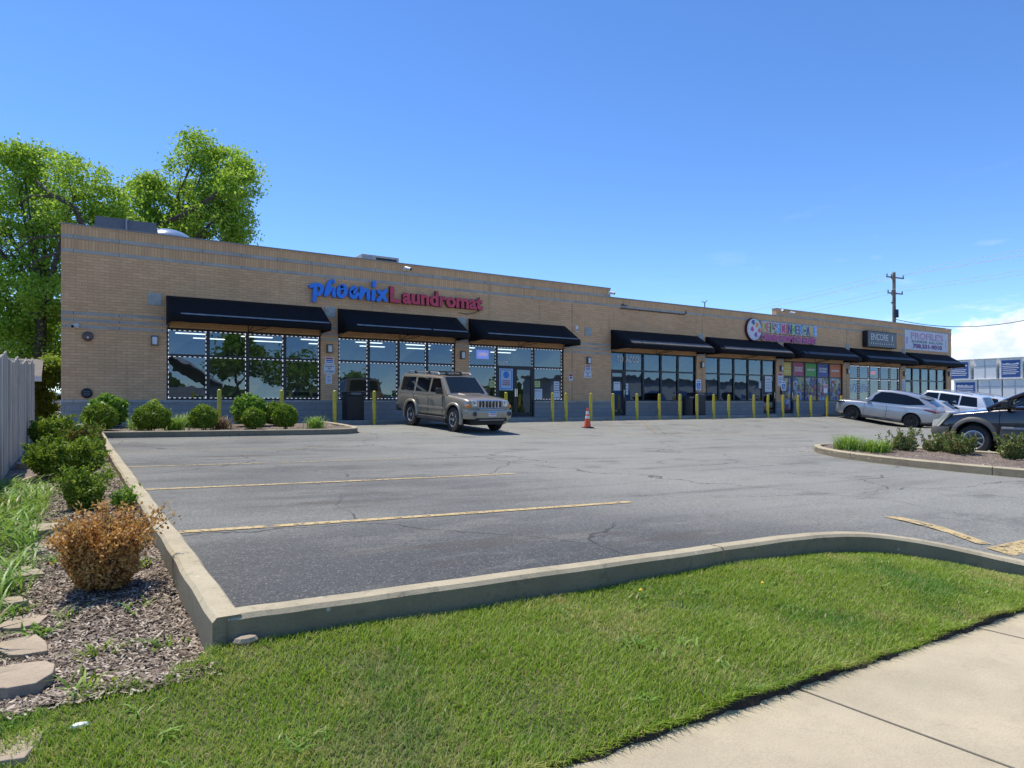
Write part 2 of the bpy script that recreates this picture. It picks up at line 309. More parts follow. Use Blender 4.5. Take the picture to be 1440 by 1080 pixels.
# ------------------------------------------------------------------ mesh helpers
class MB:
    def __init__(s): s.v, s.f, s.m = [], [], []
    def add(s, vs, fs, mi=0):
        o = len(s.v); s.v += [tuple(v) for v in vs]
        s.f += [tuple(o+i for i in f) for f in fs]; s.m += [mi]*len(fs); return s
    def box(s, x0, x1, y0, y1, z0, z1, mi=0, M=None):
        v = [Vector((x, y, z)) for x in (x0, x1) for y in (y0, y1) for z in (z0, z1)]
        if M: v = [M @ p for p in v]
        return s.add(v, [(0, 1, 3, 2), (4, 6, 7, 5), (0, 4, 5, 1), (2, 3, 7, 6), (0, 2, 6, 4), (1, 5, 7, 3)], mi)
    def prism(s, poly, axis, a, b, mi=0):          # poly: 2D points; axis 'y': (x,z); 'x': (y,z); 'z': (x,y)
        def P(p, t): return (p[0], t, p[1]) if axis == 'y' else ((t, p[0], p[1]) if axis == 'x' else (p[0], p[1], t))
        n = len(poly)
        return s.add([P(p, a) for p in poly]+[P(p, b) for p in poly],
                     [tuple(range(n)), tuple(range(2*n-1, n-1, -1))]+[(i, n+i, n+(i+1) % n, (i+1) % n) for i in range(n)], mi)
    def tube(s, pts, rad, n=8, mi=0, cap=True):
        pts = [Vector(p) for p in pts]
        if isinstance(rad, (int, float)): rad = [rad]*len(pts)
        o = len(s.v); prev = None
        for i, p in enumerate(pts):
            d = (pts[min(i+1, len(pts)-1)]-pts[max(i-1, 0)]).normalized()
            if prev is None:
                a = d.orthogonal().normalized()
            else:
                a = (prev-d*prev.dot(d))
                a = a.normalized() if a.length > 1e-6 else d.orthogonal().normalized()
            prev = a; b = d.cross(a)
            for k in range(n):
                t = 2*PI*k/n; s.v.append(tuple(p+(a*math.cos(t)+b*math.sin(t))*rad[i]))
        for i in range(len(pts)-1):
            for k in range(n):
                s.f.append((o+i*n+k, o+i*n+(k+1) % n, o+(i+1)*n+(k+1) % n, o+(i+1)*n+k)); s.m.append(mi)
        if cap:
            s.f.append(tuple(o+k for k in range(n-1, -1, -1))); s.m.append(mi)
            e = o+(len(pts)-1)*n; s.f.append(tuple(e+k for k in range(n))); s.m.append(mi)
        return s
    def lathe(s, prof, c=(0, 0, 0), axis='z', n=24, mi=0):   # prof: (r, t)
        o = len(s.v)
        for r, t in prof:
            for k in range(n):
                a = 2*PI*k/n; u, w = r*math.cos(a), r*math.sin(a)
                p = (u, w, t) if axis == 'z' else ((u, t, w) if axis == 'y' else (t, u, w))
                s.v.append((p[0]+c[0], p[1]+c[1], p[2]+c[2]))
        for i in range(len(prof)-1):
            for k in range(n):
                s.f.append((o+i*n+k, o+i*n+(k+1) % n, o+(i+1)*n+(k+1) % n, o+(i+1)*n+k)); s.m.append(mi)
        s.f.append(tuple(o+k for k in range(n))); s.m.append(mi)
        e = o+(len(prof)-1)*n; s.f.append(tuple(e+k for k in range(n))); s.m.append(mi)
        return s
    def build(s, name, mats, parent=None, smooth=False, bevel=0.0, seg=2, loc=None, angle=35, recalc=True):
        me = bpy.data.meshes.new(name); me.from_pydata(s.v, [], s.f); 
        if not isinstance(mats, (list, tuple)): mats = [mats]
        for m in mats: me.materials.append(m)
        if len(mats) > 1: me.polygons.foreach_set('material_index', s.m)
        if recalc: bm = bmesh.new(); bm.from_mesh(me); bmesh.ops.recalc_face_normals(bm, faces=bm.faces); bm.to_mesh(me); bm.free()
        if smooth:
            me.polygons.foreach_set('use_smooth', [True]*len(me.polygons)); me.set_sharp_from_angle(angle=math.radians(angle))
        me.update()
        o = bpy.data.objects.new(name, me); COL.objects.link(o)
        if parent: o.parent = parent
        if loc: o.location = loc
        if bevel:
            b = o.modifiers.new('bevel', 'BEVEL'); b.width = bevel; b.segments = seg; b.limit_method = 'ANGLE'; b.angle_limit = math.radians(40)
        return o
def fastmesh(name, V, k, mat, parent=None, loc=None):     # V: (n*k,3) array, k verts per face
    V = np.asarray(V, dtype=np.float32); nf = len(V)//k
    me = bpy.data.meshes.new(name); me.vertices.add(len(V)); me.vertices.foreach_set('co', V.ravel())
    me.loops.add(len(V)); me.loops.foreach_set('vertex_index', np.arange(len(V), dtype=np.int32))
    me.polygons.add(nf); me.polygons.foreach_set('loop_start', np.arange(0, len(V), k, dtype=np.int32))
    me.materials.append(mat); me.update(calc_edges=True)
    o = bpy.data.objects.new(name, me); COL.objects.link(o)
    if parent: o.parent = parent
    if loc: o.location = loc
    return o
def empty(name, loc=(0, 0, 0), rz=0.0):
    o = bpy.data.objects.new(name, None); o.location = loc; o.rotation_euler = (0, 0, rz); o.empty_display_size = .2; COL.objects.link(o); return o
def tag(o, label=None, cat=None, group=None, kind=None):
    if label: o['label'] = label
    if cat: o['category'] = cat
    if group: o['group'] = group
    if kind: o['kind'] = kind
    return o
def sheet(name, poly, step, zf, mat, kind='structure', holes=None):
    """triangulated ground sheet inside a polygon, draped on zf"""
    pts = []; n = len(poly)
    for i in range(n):                                  # subdivide border
        a, b = Vector(poly[i]), Vector(poly[(i+1) % n]); k = max(1, int((b-a).length/step))
        pts += [a.lerp(b, j/k) for j in range(k)]
    nb = len(pts); edges = [(i, (i+1) % nb) for i in range(nb)]
    xs = [p.x for p in pts]; ys = [p.y for p in pts]
    def inside(x, y):
        c = False
        for i in range(nb):
            a, b = pts[i], pts[(i+1) % nb]
            if (a.y > y) != (b.y > y) and x < (b.x-a.x)*(y-a.y)/(b.y-a.y)+a.x: c = not c
        return c
    bp = np.array([(p.x, p.y) for p in pts])
    x = min(xs)+step*.5
    while x < max(xs):
        y = min(ys)+step*.5
        while y < max(ys):
            if inside(x, y) and np.min(np.sum((bp-(x, y))**2, axis=1)) > (step*.4)**2: pts.append(Vector((x, y)))
            y += step
        x += step
    r = delaunay_2d_cdt(pts, edges, [], 1, 1e-5)
    me = bpy.data.meshes.new(name); me.from_pydata([(p.x, p.y, zf(p.x, p.y)) for p in r[0]], [], [tuple(f) for f in r[2]])
    me.materials.append(mat); me.polygons.foreach_set('use_smooth', [True]*len(me.polygons)); me.update()
    bm = bmesh.new(); bm.from_mesh(me)
    for f in bm.faces:
        if f.normal.z < 0: f.normal_flip()
    bm.to_mesh(me); bm.free()
    o = bpy.data.objects.new(name, me); COL.objects.link(o)
    return tag(o, kind=kind)
def resample(path, step):
    out = []; P = [Vector(p) for p in path]
    for i in range(len(P)-1):
        k = max(1, int((P[i+1]-P[i]).length/step)); out += [P[i].lerp(P[i+1], j/k) for j in range(k)]
    return out+[P[-1]]
def smooth_path(path, it=2):
    P = [Vector(p) for p in path]
    for _ in range(it):
        Q = [P[0]]
        for a, b in zip(P[:-1], P[1:]): Q += [a.lerp(b, .25), a.lerp(b, .75)]
        P = Q+[P[-1]]
    return P
def kerb(path, zf, top=.13, width=.14, depth=.35, closed=False, joint=3.0, crown=.02):
    P = resample(path, .2); mb = MB(); n = len(P); run = 0.0; ring = None
    prof = [(-.5, -depth), (-.5, top-crown), (-.36, top), (.36, top), (.5, top-crown), (.5, -depth)]
    rings = []
    for i, p in enumerate(P):
        a = P[max(i-1, 0)]; b = P[min(i+1, n-1)]
        if closed: a = P[(i-1) % (n-1)]; b = P[(i+1) % (n-1)]
        d = (b-a).normalized(); nr = Vector((-d.y, d.x))
        j = .004*math.sin(i*1.7)+.003*math.sin(i*.53)
        rings.append([(p.x+nr.x*(u*width+j), p.y+nr.y*(u*width+j), zf(p.x, p.y)+z) for u, z in prof])
    i = 0; start = 0; acc = 0
    def flush(a, b):
        o = len(mb.v)
        for k in range(a, b+1): mb.v += rings[k]
        m = len(prof)
        for k in range(b-a):
            for q in range(m-1):
                mb.f.append((o+k*m+q, o+k*m+q+1, o+(k+1)*m+q+1, o+(k+1)*m+q)); mb.m.append(0)
        mb.f.append(tuple(o+q for q in range(m))); mb.m.append(0)
        e = o+(b-a)*m; mb.f.append(tuple(e+q for q in range(m-1, -1, -1))); mb.m.append(0)
    for i in range(1, n):
        acc += (P[i]-P[i-1]).length
        if acc > joint and i < n-2:
            # leave an open joint
            d = (P[i]-P[i-1]).normalized()
            flush(start, i); start = i
            rings[i] = [(x+d.x*.013, y+d.y*.013, z) for x, y, z in rings[i]]; acc = 0
    flush(start, n-1)
    o = mb.build('kerb', MT['kerb'], smooth=True, angle=25); return tag(o, kind='structure')
_fontcache = {}
def text_verts(s, bold=0.0, extrude=.01, shear=0.0):
    cu = bpy.data.curves.new('t', 'FONT'); cu.body = s; cu.offset = bold; cu.extrude = extrude; cu.shear = shear; cu.resolution_u = 3
    ob = bpy.data.objects.new('t', cu); COL.objects.link(ob)
    dg = bpy.context.evaluated_depsgraph_get(); dg.update()
    me = bpy.data.meshes.new_from_object(ob.evaluated_get(dg))
    v = [tuple(x.co) for x in me.vertices]; f = [tuple(p.vertices) for p in me.polygons]
    bpy.data.objects.remove(ob); bpy.data.curves.remove(cu); bpy.data.meshes.remove(me)
    return v, f
def text_into(mb, s, x0, x1, z0, z1, y, mi=0, bold=0.0, depth=.01, shear=0.0, top_only=None):
    """letters fitted in the box x0..x1, z0..z1, facing -Y, front face at y"""
    v, f = text_verts(s, bold, 1.0, shear)
    if not v: return mb
    a = np.array(v); mn, mx = a.min(0), a.max(0)
    sx = (x1-x0)/max(mx[0]-mn[0], 1e-6); sz = (z1-z0)/max(mx[1]-mn[1], 1e-6)
    vs = [(x0+(p[0]-mn[0])*sx, y+depth*(.5-.5*(p[2])), z0+(p[1]-mn[1])*sz) for p in v]
    return mb.add(vs, f, mi)
# ------------------------------------------------------------------ world, sun, camera
SUN_EL, SUN_AZ = math.radians(65), math.radians(18)    # azimuth from +Y towards -X
def make_world():
    w = bpy.data.worlds.new('World'); S.world = w; w.use_nodes = True
    nt = w.node_tree; nt.nodes.clear(); h = N(nt)
    out = nt.nodes.new('ShaderNodeOutputWorld'); bg = nt.nodes.new('ShaderNodeBackground')
    sky = nt.nodes.new('ShaderNodeTexSky'); sky.sky_type = 'NISHITA'; sky.sun_disc = False
    sky.sun_elevation = SUN_EL; sky.sun_rotation = -SUN_AZ
    sky.air_density = 1.0; sky.dust_density = .0; sky.ozone_density = 4.0; sky.altitude = 2600
    co = h.coord('Generated'); sep = h.n('ShaderNodeSeparateXYZ'); h.l(co, sep.inputs[0])
    el = sep.outputs[2]
    # horizontal angle measured from +X towards +Y
    az = h.math('ARCTAN2', sep.outputs[1], sep.outputs[0])
    nvec = h.mapping(co, (1, 1, 1.6))
    edge = h.math('ADD', h.math('MULTIPLY', h.math('SUBTRACT', h.noise(nvec, 13, 7, .6), .5), .13), .098)
    bank = h.ss(h.math('SUBTRACT', edge, el), -.004, .012)
    bank = h.math('MULTIPLY', bank, h.math('MULTIPLY', h.ss(az, .66, .56), h.ss(az, -.5, -.2)))
    wisp = h.math('MULTIPLY', h.ss(h.noise(h.mapping(co, (3, 3, 14)), 3.0, 6, .6), .55, .75), h.ss(el, .3, .12))
    wisp = h.math('MULTIPLY', wisp, h.math('MULTIPLY', h.math('MULTIPLY', h.ss(az, .9, .4), h.ss(az, -.5, -.2)), .35))
    body = h.noise(nvec, 22, 6, .6)
    depth = h.ss(h.math('SUBTRACT', edge, el), .0, .075)
    cc = h.mix(h.ss(body, .35, .65), (3.9, 4.4, 5.2), (6.3, 6.4, 6.5))
    cc = h.mix(h.math('MULTIPLY', depth, .6), cc, (3.6, 4.3, 5.3))
    hs = nt.nodes.new('ShaderNodeHueSaturation'); hs.inputs['Hue'].default_value = .505; hs.inputs['Saturation'].default_value = 1.16; hs.inputs['Value'].default_value = 1.1; h.l(sky.outputs[0], hs.inputs['Color'])
    c = h.mix(h.math('MAXIMUM', bank, wisp), hs.outputs[0], cc)
    h.l(c, bg.inputs[0]); bg.inputs[1].default_value = .15; h.l(bg.outputs[0], out.inputs[0])
make_world()
sd = bpy.data.lights.new('sun', 'SUN'); sd.energy = 3.8; sd.angle = math.radians(.53); sd.color = (1, .92, .8)
so = bpy.data.objects.new('sun', sd); COL.objects.link(so)
sunv = Vector((-math.sin(SUN_AZ)*math.cos(SUN_EL), math.cos(SUN_AZ)*math.cos(SUN_EL), math.sin(SUN_EL)))
so.rotation_euler = (-sunv).to_track_quat('-Z', 'Y').to_euler(); so.location = (0, 30, 40)
cd = bpy.data.cameras.new('camera'); cam = bpy.data.objects.new('camera', cd); COL.objects.link(cam)
cam.location = (0, 0, EYE); cam.rotation_euler = (PI/2, 0, math.atan2(SA, CA)-PI/2)
cd.sensor_width = 36; cd.lens = 24; cd.shift_y = 27/1440; cd.clip_end = 3000; cd.clip_start = .05
S.camera = cam
S.view_settings.view_transform = 'Standard'; S.view_settings.look = 'None'; S.view_settings.exposure = .5; S.view_settings.gamma = 1
S.cycles.use_denoising = True
S.cycles.max_bounces = 8; S.cycles.transparent_max_bounces = 16; S.cycles.caustics_reflective = False; S.cycles.caustics_refractive = False
# ------------------------------------------------------------------ ground
gm = MB(); gm.add([(-900, -900, -.75), (900, -900, -.75), (900, 900, -.75), (-900, 900, -.75)], [(0, 1, 2, 3)])
tag(gm.build('ground', MT['ground']), kind='structure')
FRONT = smooth_path([(.56, 3.17), (1.2, 3.17), (3.0, 3.17), (4.6, 3.17), (5.15, 3.1), (5.55, 2.88), (5.85, 2.55), (6.06, 2.15), (6.2, 1.75)], 3)
fr = [tuple(p) for p in resample(FRONT, .25)]
def swz(x, y): return EYE-1.225-.018*min(max(x, -5), 30)
lot_poly = [(.6, 3.15)]+[(x, y) for x, y in fr[3:]]+[(6.2, 1.9), (75, 1.9), (75, 22.62), (6.95, 22.62), (6.95, 18.75), (6.4, 18.25), (.6, 18.25)]
sheet('parking_lot', lot_poly, .55, lotz, MT['asphalt'])
sheet('sidewalk', [(-9, -.35), (45, -.35), (45, 1.88), (-9, 1.88)], .6, swz, MT['walk'])
gj = MB()
for k in range(-4, 14):                        # tooled joints across the pavement
    x = 2.72+1.7*k
    gj.box(x-.006, x+.006, -.35, 1.87, 0, .0015)
for i, v in enumerate(gj.v): gj.v[i] = (v[0]+.05*(1.88-v[1]), v[1], swz(v[0], v[1])+.0005+v[2])
tag(gj.build('sidewalk_joint', pmat('joint_dirt', (.13, .115, .09), .9)), kind='structure')
sheet('street', [(-60, -14), (90, -14), (90, -1.8), (-60, -1.8)], 4, lambda x, y: swz(x, y)-.12, MT['asphalt'])
kerb([(-20, -1.72), (45, -1.72)], lambda x, y: swz(x, y)-.1, .1, .16)
def lawnz(x, y):
    yb = float(np.interp(x, [4.6, 5.15, 5.55, 5.85, 6.06, 6.2], [3.1, 3.04, 2.82, 2.5, 2.1, 1.95]))
    t = min(max((y-1.9)/max(yb-1.9, .05), 0), 1)
    e = .028+.012*math.sin(x*3.1)+.008*math.sin(x*11+1)
    return (swz(x, 1.9)+e)*(1-t)+(lotz(x, yb)+.005)*t+.012*math.sin(x*2.3+y*4)*t
lawn_poly = [(x, y-.04) for x, y in fr if y > 1.8]+[(6.12, 1.89), (-3.0, 1.89), (-3.0, 2.75), (-.3, 2.88), (.25, 2.93), (.5, 3.02)]
sheet('lawn', lawn_poly, .18, lawnz, MT['soil'])
le = MB()                                      # cut earth edge of the turf, its shadow on the pavement coloured in
for i in range(180):
    x0, x1 = -3+i*.0507, -3+(i+1)*.0507
    jf = lambda x: 1.866+.011*math.sin(x*23)+.008*math.sin(x*61+2)+.006*math.sin(x*7)
    le.add([(x0, jf(x0), swz(x0, 0)+.002), (x1, jf(x1), swz(x1, 0)+.002), (x1, 1.895, lawnz(x1, 1.9)+.004), (x0, 1.895, lawnz(x0, 1.9)+.004)], [(0, 1, 2, 3)])
tag(le.build('lawn_edge', pmat('cut_earth_shadow', (.035, .026, .018), .95)), kind='structure')
def bedz(x, y):                                # mulch bed on the left, between kerb and fence
    r = lotz(.5, y)+.03-.075*min(max((6.6-y)/2.2, 0), 1.15)
    return r+.03*math.sin(x*3+y*1.3)*.5-.04*max(0, -.15-x)
sheet('mulch_bed', [(.5, 3.02), (.25, 2.93), (-.3, 2.88), (-3, 2.75), (-3, 24), (-.3, 24), (-.3, 21.9), (.5, 21.9)], .3, bedz, MT['mulch'])
sheet('planter_bed', [(.5, 18.36), (6.3, 18.36), (6.82, 18.85), (6.82, 22.6), (.5, 22.6)], .3, lambda x, y: lotz(min(x, 6), y)+.10+.03*math.sin(x*2.1)*math.sin(y*3), MT['mulch'])
kerb(FRONT, lotz, .13, .14, .4)
kerb([(.565, 3.11), (.565, 18.2)], lotz, .13, .13, .3)
kerb(smooth_path([(.5, 18.3), (3, 18.3), (5.6, 18.3), (6.5, 18.4), (6.9, 18.9), (6.9, 20), (6.9, 22.5)], 2), lotz, .15, .15, .3)
wk = MB(); wk.box(-.3, 56, 22.6, YF+.3, ZFL-.6, ZFL); wk.build('walkway', MT['slab'], bevel=.015)
tag(bpy.data.objects['walkway'], kind='structure')
# island on the right
ISL = smooth_path([(13.3, -1), (13.1, 3), (13.12, 4.9), (13.3, 6.5), (13.9, 8.3), (14.9, 9.6), (15.9, 10.4), (16.6, 10.5), (17.2, 10.0), (17.45, 9), (17.5, 6), (17.5, -1)], 2)
kerb(ISL, lotz, .15, .15, .3)
sheet('island_bed', [tuple(p) for p in resample(ISL, .5)], .45, lambda x, y: lotz(x, y)+.10+.03*math.sin(x*3+y*2), MT['mulch'])
# painted lines
def strip(x0, y0, x1, y1, w, name='parking_line', n=None):
    a, b = Vector((x0, y0)), Vector((x1, y1)); L = (b-a).length; n = n or max(2, int(L/.25)); d = (b-a)/L; nr = Vector((-d.y, d.x))*w/2
    mb = MB()
    for i in range(n):
        p, q = a.lerp(b, i/n), a.lerp(b, (i+1)/n)
        c = [p-nr, q-nr, q+nr, p+nr]
        mb.add([(v.x, v.y, lotz(v.x, v.y)+.006) for v in c], [(0, 1, 2, 3)])
    return tag(mb.build(name, MT['paint']), kind='structure')
for y, x1, b in ((5.9, 5.25, -.2), (8.74, 5.7, .02), (11.6, 5.5, .25), (14.65, 5.4, .25)): strip(.66, y, x1, y+b, .105)
strip(.7, 17.3, 5, 17.6, .09)
strip(7.0, 3.75, 6.72, 2.78, .16); strip(6.6, 2.62, 7.9, 2.62, .2)
for k in range(4): strip(13.2+k*2.75, 22.2, 13.2+k*2.75, 16.9, .1)
for a in ((15.0, 20.6, 19.5, 24.2), (16.9, 19.4, 18.6, 21.9), (17.4, 17.6, 20.5, 21.6), (16.0, 17.2, 22.5, 17.3)): strip(a[0], min(a[1], 22.3), a[2], min(a[3], 22.3), .1)
for k in range(6): strip(24.4+k*2.0, 17.8, 25.8+k*2.0, 21.7, .1)
for k in range(5): strip(34.2+k*3.2, 22.2, 34.2+k*3.2, 16.6, .1)
# ------------------------------------------------------------------ the shop building
BX0, BXA, BXB, BX1 = -.27, 21.67, 34.28, 54.85
ZT, ZTL = R(5.475), R(5.09)
Z_SB, Z_ST, Z_HD, Z_TR = R(.026), R(.108), R(2.49), R(1.59)
WIN = [  # x edges of the bays, index of door bays
    ([2.61, 3.88, 5.15, 6.42, 7.70], ()), ([8.35, 9.57, 10.80, 12.04, 13.29], ()), ([13.92, 15.33, 17.25, 18.88], (1,)),
    ([21.71, 22.66, 23.88, 25.10, 26.32, 27.61], (0,)), ([28.3, 29.45, 30.66, 31.87, 33.1, 34.25], (4,)), ([34.96, 35.9, 37.12, 38.36, 39.62, 40.95], (0,)),
    ([41.69, 42.87, 44.1, 45.35, 46.58, 47.75], ()), ([48.45, 49.5, 50.66, 51.8, 52.95, 54.15], (0,))]
bld = tag(empty('strip_mall', ((BX0+BX1)/2, YF, ZFL)), 'long single-storey tan brick strip mall with grey bands, black awnings and dark shop windows', 'building')
OFF = Vector(((BX0+BX1)/2, YF, ZFL))
def bpart(mb, name, mat, parent=None, **k):
    o = mb.build(name, mat, parent or bld, **k)
    if parent is None or parent == bld: o.location = -OFF
    return o
TH = .3
segs = []                                       # piers between window groups
x = BX0
for w, _ in WIN: segs.append((x, w[0])); x = w[-1]
segs.append((x, BX1))
mb = MB()
for a, b in segs: mb.box(a, b, YF, YF+TH, Z_ST, Z_HD)
mb.box(BX0, BX1, YF, YF+TH, Z_HD, R(4.63))
for w, d in WIN:
    pass
bpart(mb, 'brick_wall', MT['brick'])
base = MB(); sill = MB(); 
spans = []; x = BX0
for w, doors in WIN:
    for d in doors:
        spans.append((x, w[d])); x = w[d+1]
spans.append((x, BX1))
for a, b in spans:
    base.box(a, b, YF-.02, YF+TH, ZFL, Z_SB); sill.box(a, b, YF-.05, YF+TH, Z_SB, Z_ST)
bpart(base, 'block_base', MT['block']); bpart(sill, 'sill_course', MT['band'], bevel=.006)
for (z0, z1, x0, x1) in ((R(4.63), R(4.737), BX0, BX1), (R(5.055), R(5.172), BX0, BXA), (R(5.055), R(5.172), BXB, BX1)):
    mb = MB(); mb.box(x0, x1, YF-.012, YF+TH, z0, z1); bpart(mb, 'stone_band', MT['band'])
for zz in (2.722, 2.512, 2.317):
    for a, b in segs: mb = MB(); mb.box(a, b, YF-.01, YF+.02, R(zz), R(zz+.095)); bpart(mb, 'stone_band', MT['band'])
mb = MB(); mb.box(BX0, BX1, YF, YF+TH, R(4.737), R(5.055))
mb.box(BX0, BXA, YF, YF+TH, R(5.172), ZT); mb.box(BXB, BX1, YF, YF+TH, R(5.172), ZT)
bpart(mb, 'soldier_course', MT['soldier'])
mb = MB(); mb.box(BX0-.02, BXA+.02, YF-.025, YF+TH+.03, ZT, ZT+.035); mb.box(BXB-.02, BX1+.02, YF-.025, YF+TH+.03, ZT, ZT+.035)
mb.box(BXA+.02, BXB-.02, YF-.025, YF+TH+.03, R(5.055)+.002, R(5.055)+.04)
for xx in np.arange(BX0+2, BX1, 3.05):
    z = ZT+.036 if not BXA < xx < BXB else R(5.055)+.042
    mb.box(xx, xx+.05, YF-.03, YF+TH+.035, z-.04, z+.003)
bpart(mb, 'coping', MT['coping'])
DEP = 20.0
mb = MB(); mb.box(BX0, BX0+TH, YF+TH, YF+DEP, ZFL-.3, ZT-.03); mb.box(BX1-TH, BX1, YF+TH, YF+DEP, ZFL-.3, ZT-.03); mb.box(BX0+TH, BX1-TH, YF+DEP-TH, YF+DEP, ZFL-.3, ZT-.25)
bpart(mb, 'side_wall', MT['brick'])
mb = MB(); mb.box(BX0+TH, BX1-TH, YF+TH, YF+DEP-TH, R(4.1), R(4.25)); bpart(mb, 'roof', MT['roof'])
# interiors seen through the glass
mb = MB(); mb.box(BX0+TH, BX1-TH, YF+TH+.002, YF+10.2, R(2.78), R(2.84)); bpart(mb, 'ceiling', MT['iceil'])
mb = MB(); mb.box(BX0+TH, BX1-TH, YF+TH+.002, YF+10.2, ZFL-.1, ZFL-.004); bpart(mb, 'floor', MT['ifloor'])
mb = MB(); mb.box(BX0+TH, BX1-TH, YF+10, YF+10.2, ZFL, R(2.78))
for xx in (20.6, 27.95, 34.6, 41.3, 48.1): mb.box(xx-.06, xx+.06, YF+TH+.002, YF+10, ZFL, R(2.78))
bpart(mb, 'partition', MT['interior'])
# joints in the brickwork
for xx in (19.35, 28.02, 41.32, 47.95): mb = MB(); mb.box(xx, xx+.018, YF-.003, YF+.01, Z_ST, R(4.63)); bpart(mb, 'control_joint', MT['plastic'])
MULL = .055
def window_group(w, doors, led, gi):
    fr = MB(); gl = MB(); rings = []
    y0, y1 = YF+.07, YF+.16
    x0, x1 = w[0], w[-1]
    fr.box(x0, x1, y0, y1, Z_HD-.07, Z_HD)                                     # head
    for i, xx in enumerate(w):
        h0 = Z_ST
        if (i in doors) or (i-1 in doors): h0 = ZFL
        fr.box(xx if i == 0 else xx-MULL, (xx+MULL) if i < len(w)-1 else xx, y0-.002, y1+.002, h0, Z_HD-.07)
    for i in range(len(w)-1):
        a, b = w[i]+MULL, w[i+1]-MULL
        fr.box(a, b, y0, y1, Z_TR-.035, Z_TR+.035)
        if i not in doors: fr.box(a, b, y0, y1, Z_ST, Z_ST+.06)
        panes = [(Z_TR+.035, Z_HD-.07)]
        if i not in doors: panes.append((Z_ST+.06, Z_TR-.035))
        for (z0, z1) in panes:
            t = [random.uniform(-.004, .004) for _ in range(4)]
            yy = y0+.05
            gl.add([(a, yy+t[0], z0), (b, yy+t[1], z0), (b, yy+t[2], z1), (a, yy+t[3], z1)], [(0, 1, 2, 3)])
            if led: rings.append((a, b, yy, z0, z1, z0 > Z_TR-.1))
    f = bpart(fr, 'window', MT['frame'])
    g = gl.build('pane', MT['glass'], f, recalc=False)
    for (a, b, yy, z0, z1, nobot) in rings:           # one dotted light strip round each pane: a black tape carrying white diodes
        ld = MB(); th = .02 if gi < 6 else .045
        def run(p, q, e):
            L_ = (q-p).length; n = max(2, int(L_/.0775)); n += (n+1) % 2
            d = (q-p)/n; o = len(ld.v)
            for k in range(n+1): ld.v += [tuple(p+d*k), tuple(p+d*k+e)]
            for k in range(n): ld.f.append((o+2*k, o+2*k+2, o+2*k+3, o+2*k+1)); ld.m.append((k+1) % 2)
        y_ = yy-.03
        run(Vector((a, y_, z1)), Vector((b, y_, z1)), Vector((0, 0, -th)))
        run(Vector((b, y_, z1)), Vector((b, y_, z0)), Vector((-th, 0, 0)))
        if a < w[0]+.1: run(Vector((a, y_, z1)), Vector((a, y_, z0)), Vector((th, 0, 0)))
        if not nobot: run(Vector((a, y_, z0)), Vector((b, y_, z0)), Vector((0, 0, th)))
        ld.build('led_strip', [MT['black'], MT['led']], f)
    for d in doors:
        a, b = w[d]+MULL+.004, w[d+1]-MULL-.004
        leaves = [(a, (a+b)/2-.003), ((a+b)/2+.003, b)] if b-a > 1.5 else [(a, b)]
        for q, (p0, p1) in enumerate(leaves):
            dm = MB(); st = .085
            for bx in ((p0, p0+st, ZFL+.01, Z_TR-.04), (p1-st, p1, ZFL+.01, Z_TR-.04)): dm.box(bx[0], bx[1], y0+.01, y1-.02, bx[2], bx[3])
            dm.box(p0+st, p1-st, y0+.01, y1-.02, ZFL+.01, ZFL+.2); dm.box(p0+st, p1-st, y0+.01, y1-.02, Z_TR-.04-st, Z_TR-.04)
            do = bpart(dm, 'door', MT['frame'])
            gm_ = MB(); gm_.add([(p0+st, y0+.04, ZFL+.2), (p1-st, y0+.042, ZFL+.2), (p1-st, y0+.04, Z_TR-.04-st), (p0+st, y0+.038, Z_TR-.04-st)], [(0, 1, 2, 3)])
            gm_.build('pane', MT['glass'], do, recalc=False)
            hx = p1-st*.5 if (q == 0) else p0+st*.5
            hm = MB(); hm.tube([(hx, y0+.01, ZFL+.85), (hx, y0-.05, ZFL+.88), (hx, y0-.05, ZFL+1.22), (hx, y0+.01, ZFL+1.25)], .014, 8)
            hm.build('handle', MT['chrome'], do, smooth=True)
for i, (w, d) in enumerate(WIN): window_group(w, d, i in (0, 1, 2, 6), i)
# things inside the laundromat
tube_group = 'lit ceiling tubes inside the laundromat'
tm = None
for j, yy in enumerate((26.1, 27.9, 29.7, 31.6)):
    for k in range(8):
        xx = 1.6+k*2.45+(j % 2)*.9
        if xx > 20: continue
        if tm is None:
            tb = MB(); tb.box(-.62, .62, -.07, .07, 0, .03); tm = tb.build('ceiling_light', MT['tube']); o = tm
        else: o = tm.copy(); COL.objects.link(o)
        o.location = (xx, yy, R(2.745)); tag(o, 'slim lit ceiling tube glowing behind the laundromat glass', 'light', tube_group)
def washer():
    r = empty('washing_machine'); b = MB(); b.box(-.36, .36, 0, .75, .05, 1.08); b.box(-.33, .33, .04, .7, 0, .05)
    b.build('cabinet', MT['white'], r, bevel=.015)
    d = MB(); d.lathe([(.17, -.02), (.255, -.05), (.275, -.03), (.275, 0)], (0, 0, .52), 'y', 28); d.build('door', MT['chrome'], r, smooth=True)
    g = MB(); g.lathe([(.02, -.055), (.15, -.045), (.19, -.035), (.19, -.02)], (0, 0, .52), 'y', 24); g.build('door_glass', MT['tint'], r, smooth=True)
    c = MB(); c.box(-.3, .3, -.012, .002, .88, 1.02); c.build('control_panel', MT['dgrey'], r)
    return r
def copy_tree(o, parent=None):
    c = o.copy(); COL.objects.link(c); c.parent = parent
    for ch in list(o.children): copy_tree(ch, c)
    return c
w0 = washer()
for i in range(11):
    o = w0 if i == 0 else copy_tree(w0)
    o.location = (6.65+i*.78+(.6 if i > 4 else 0), 26.5, ZFL)
    tag(o, 'white front-loading washer with round dark door behind the laundromat glass', 'washer', 'washers inside the laundromat')
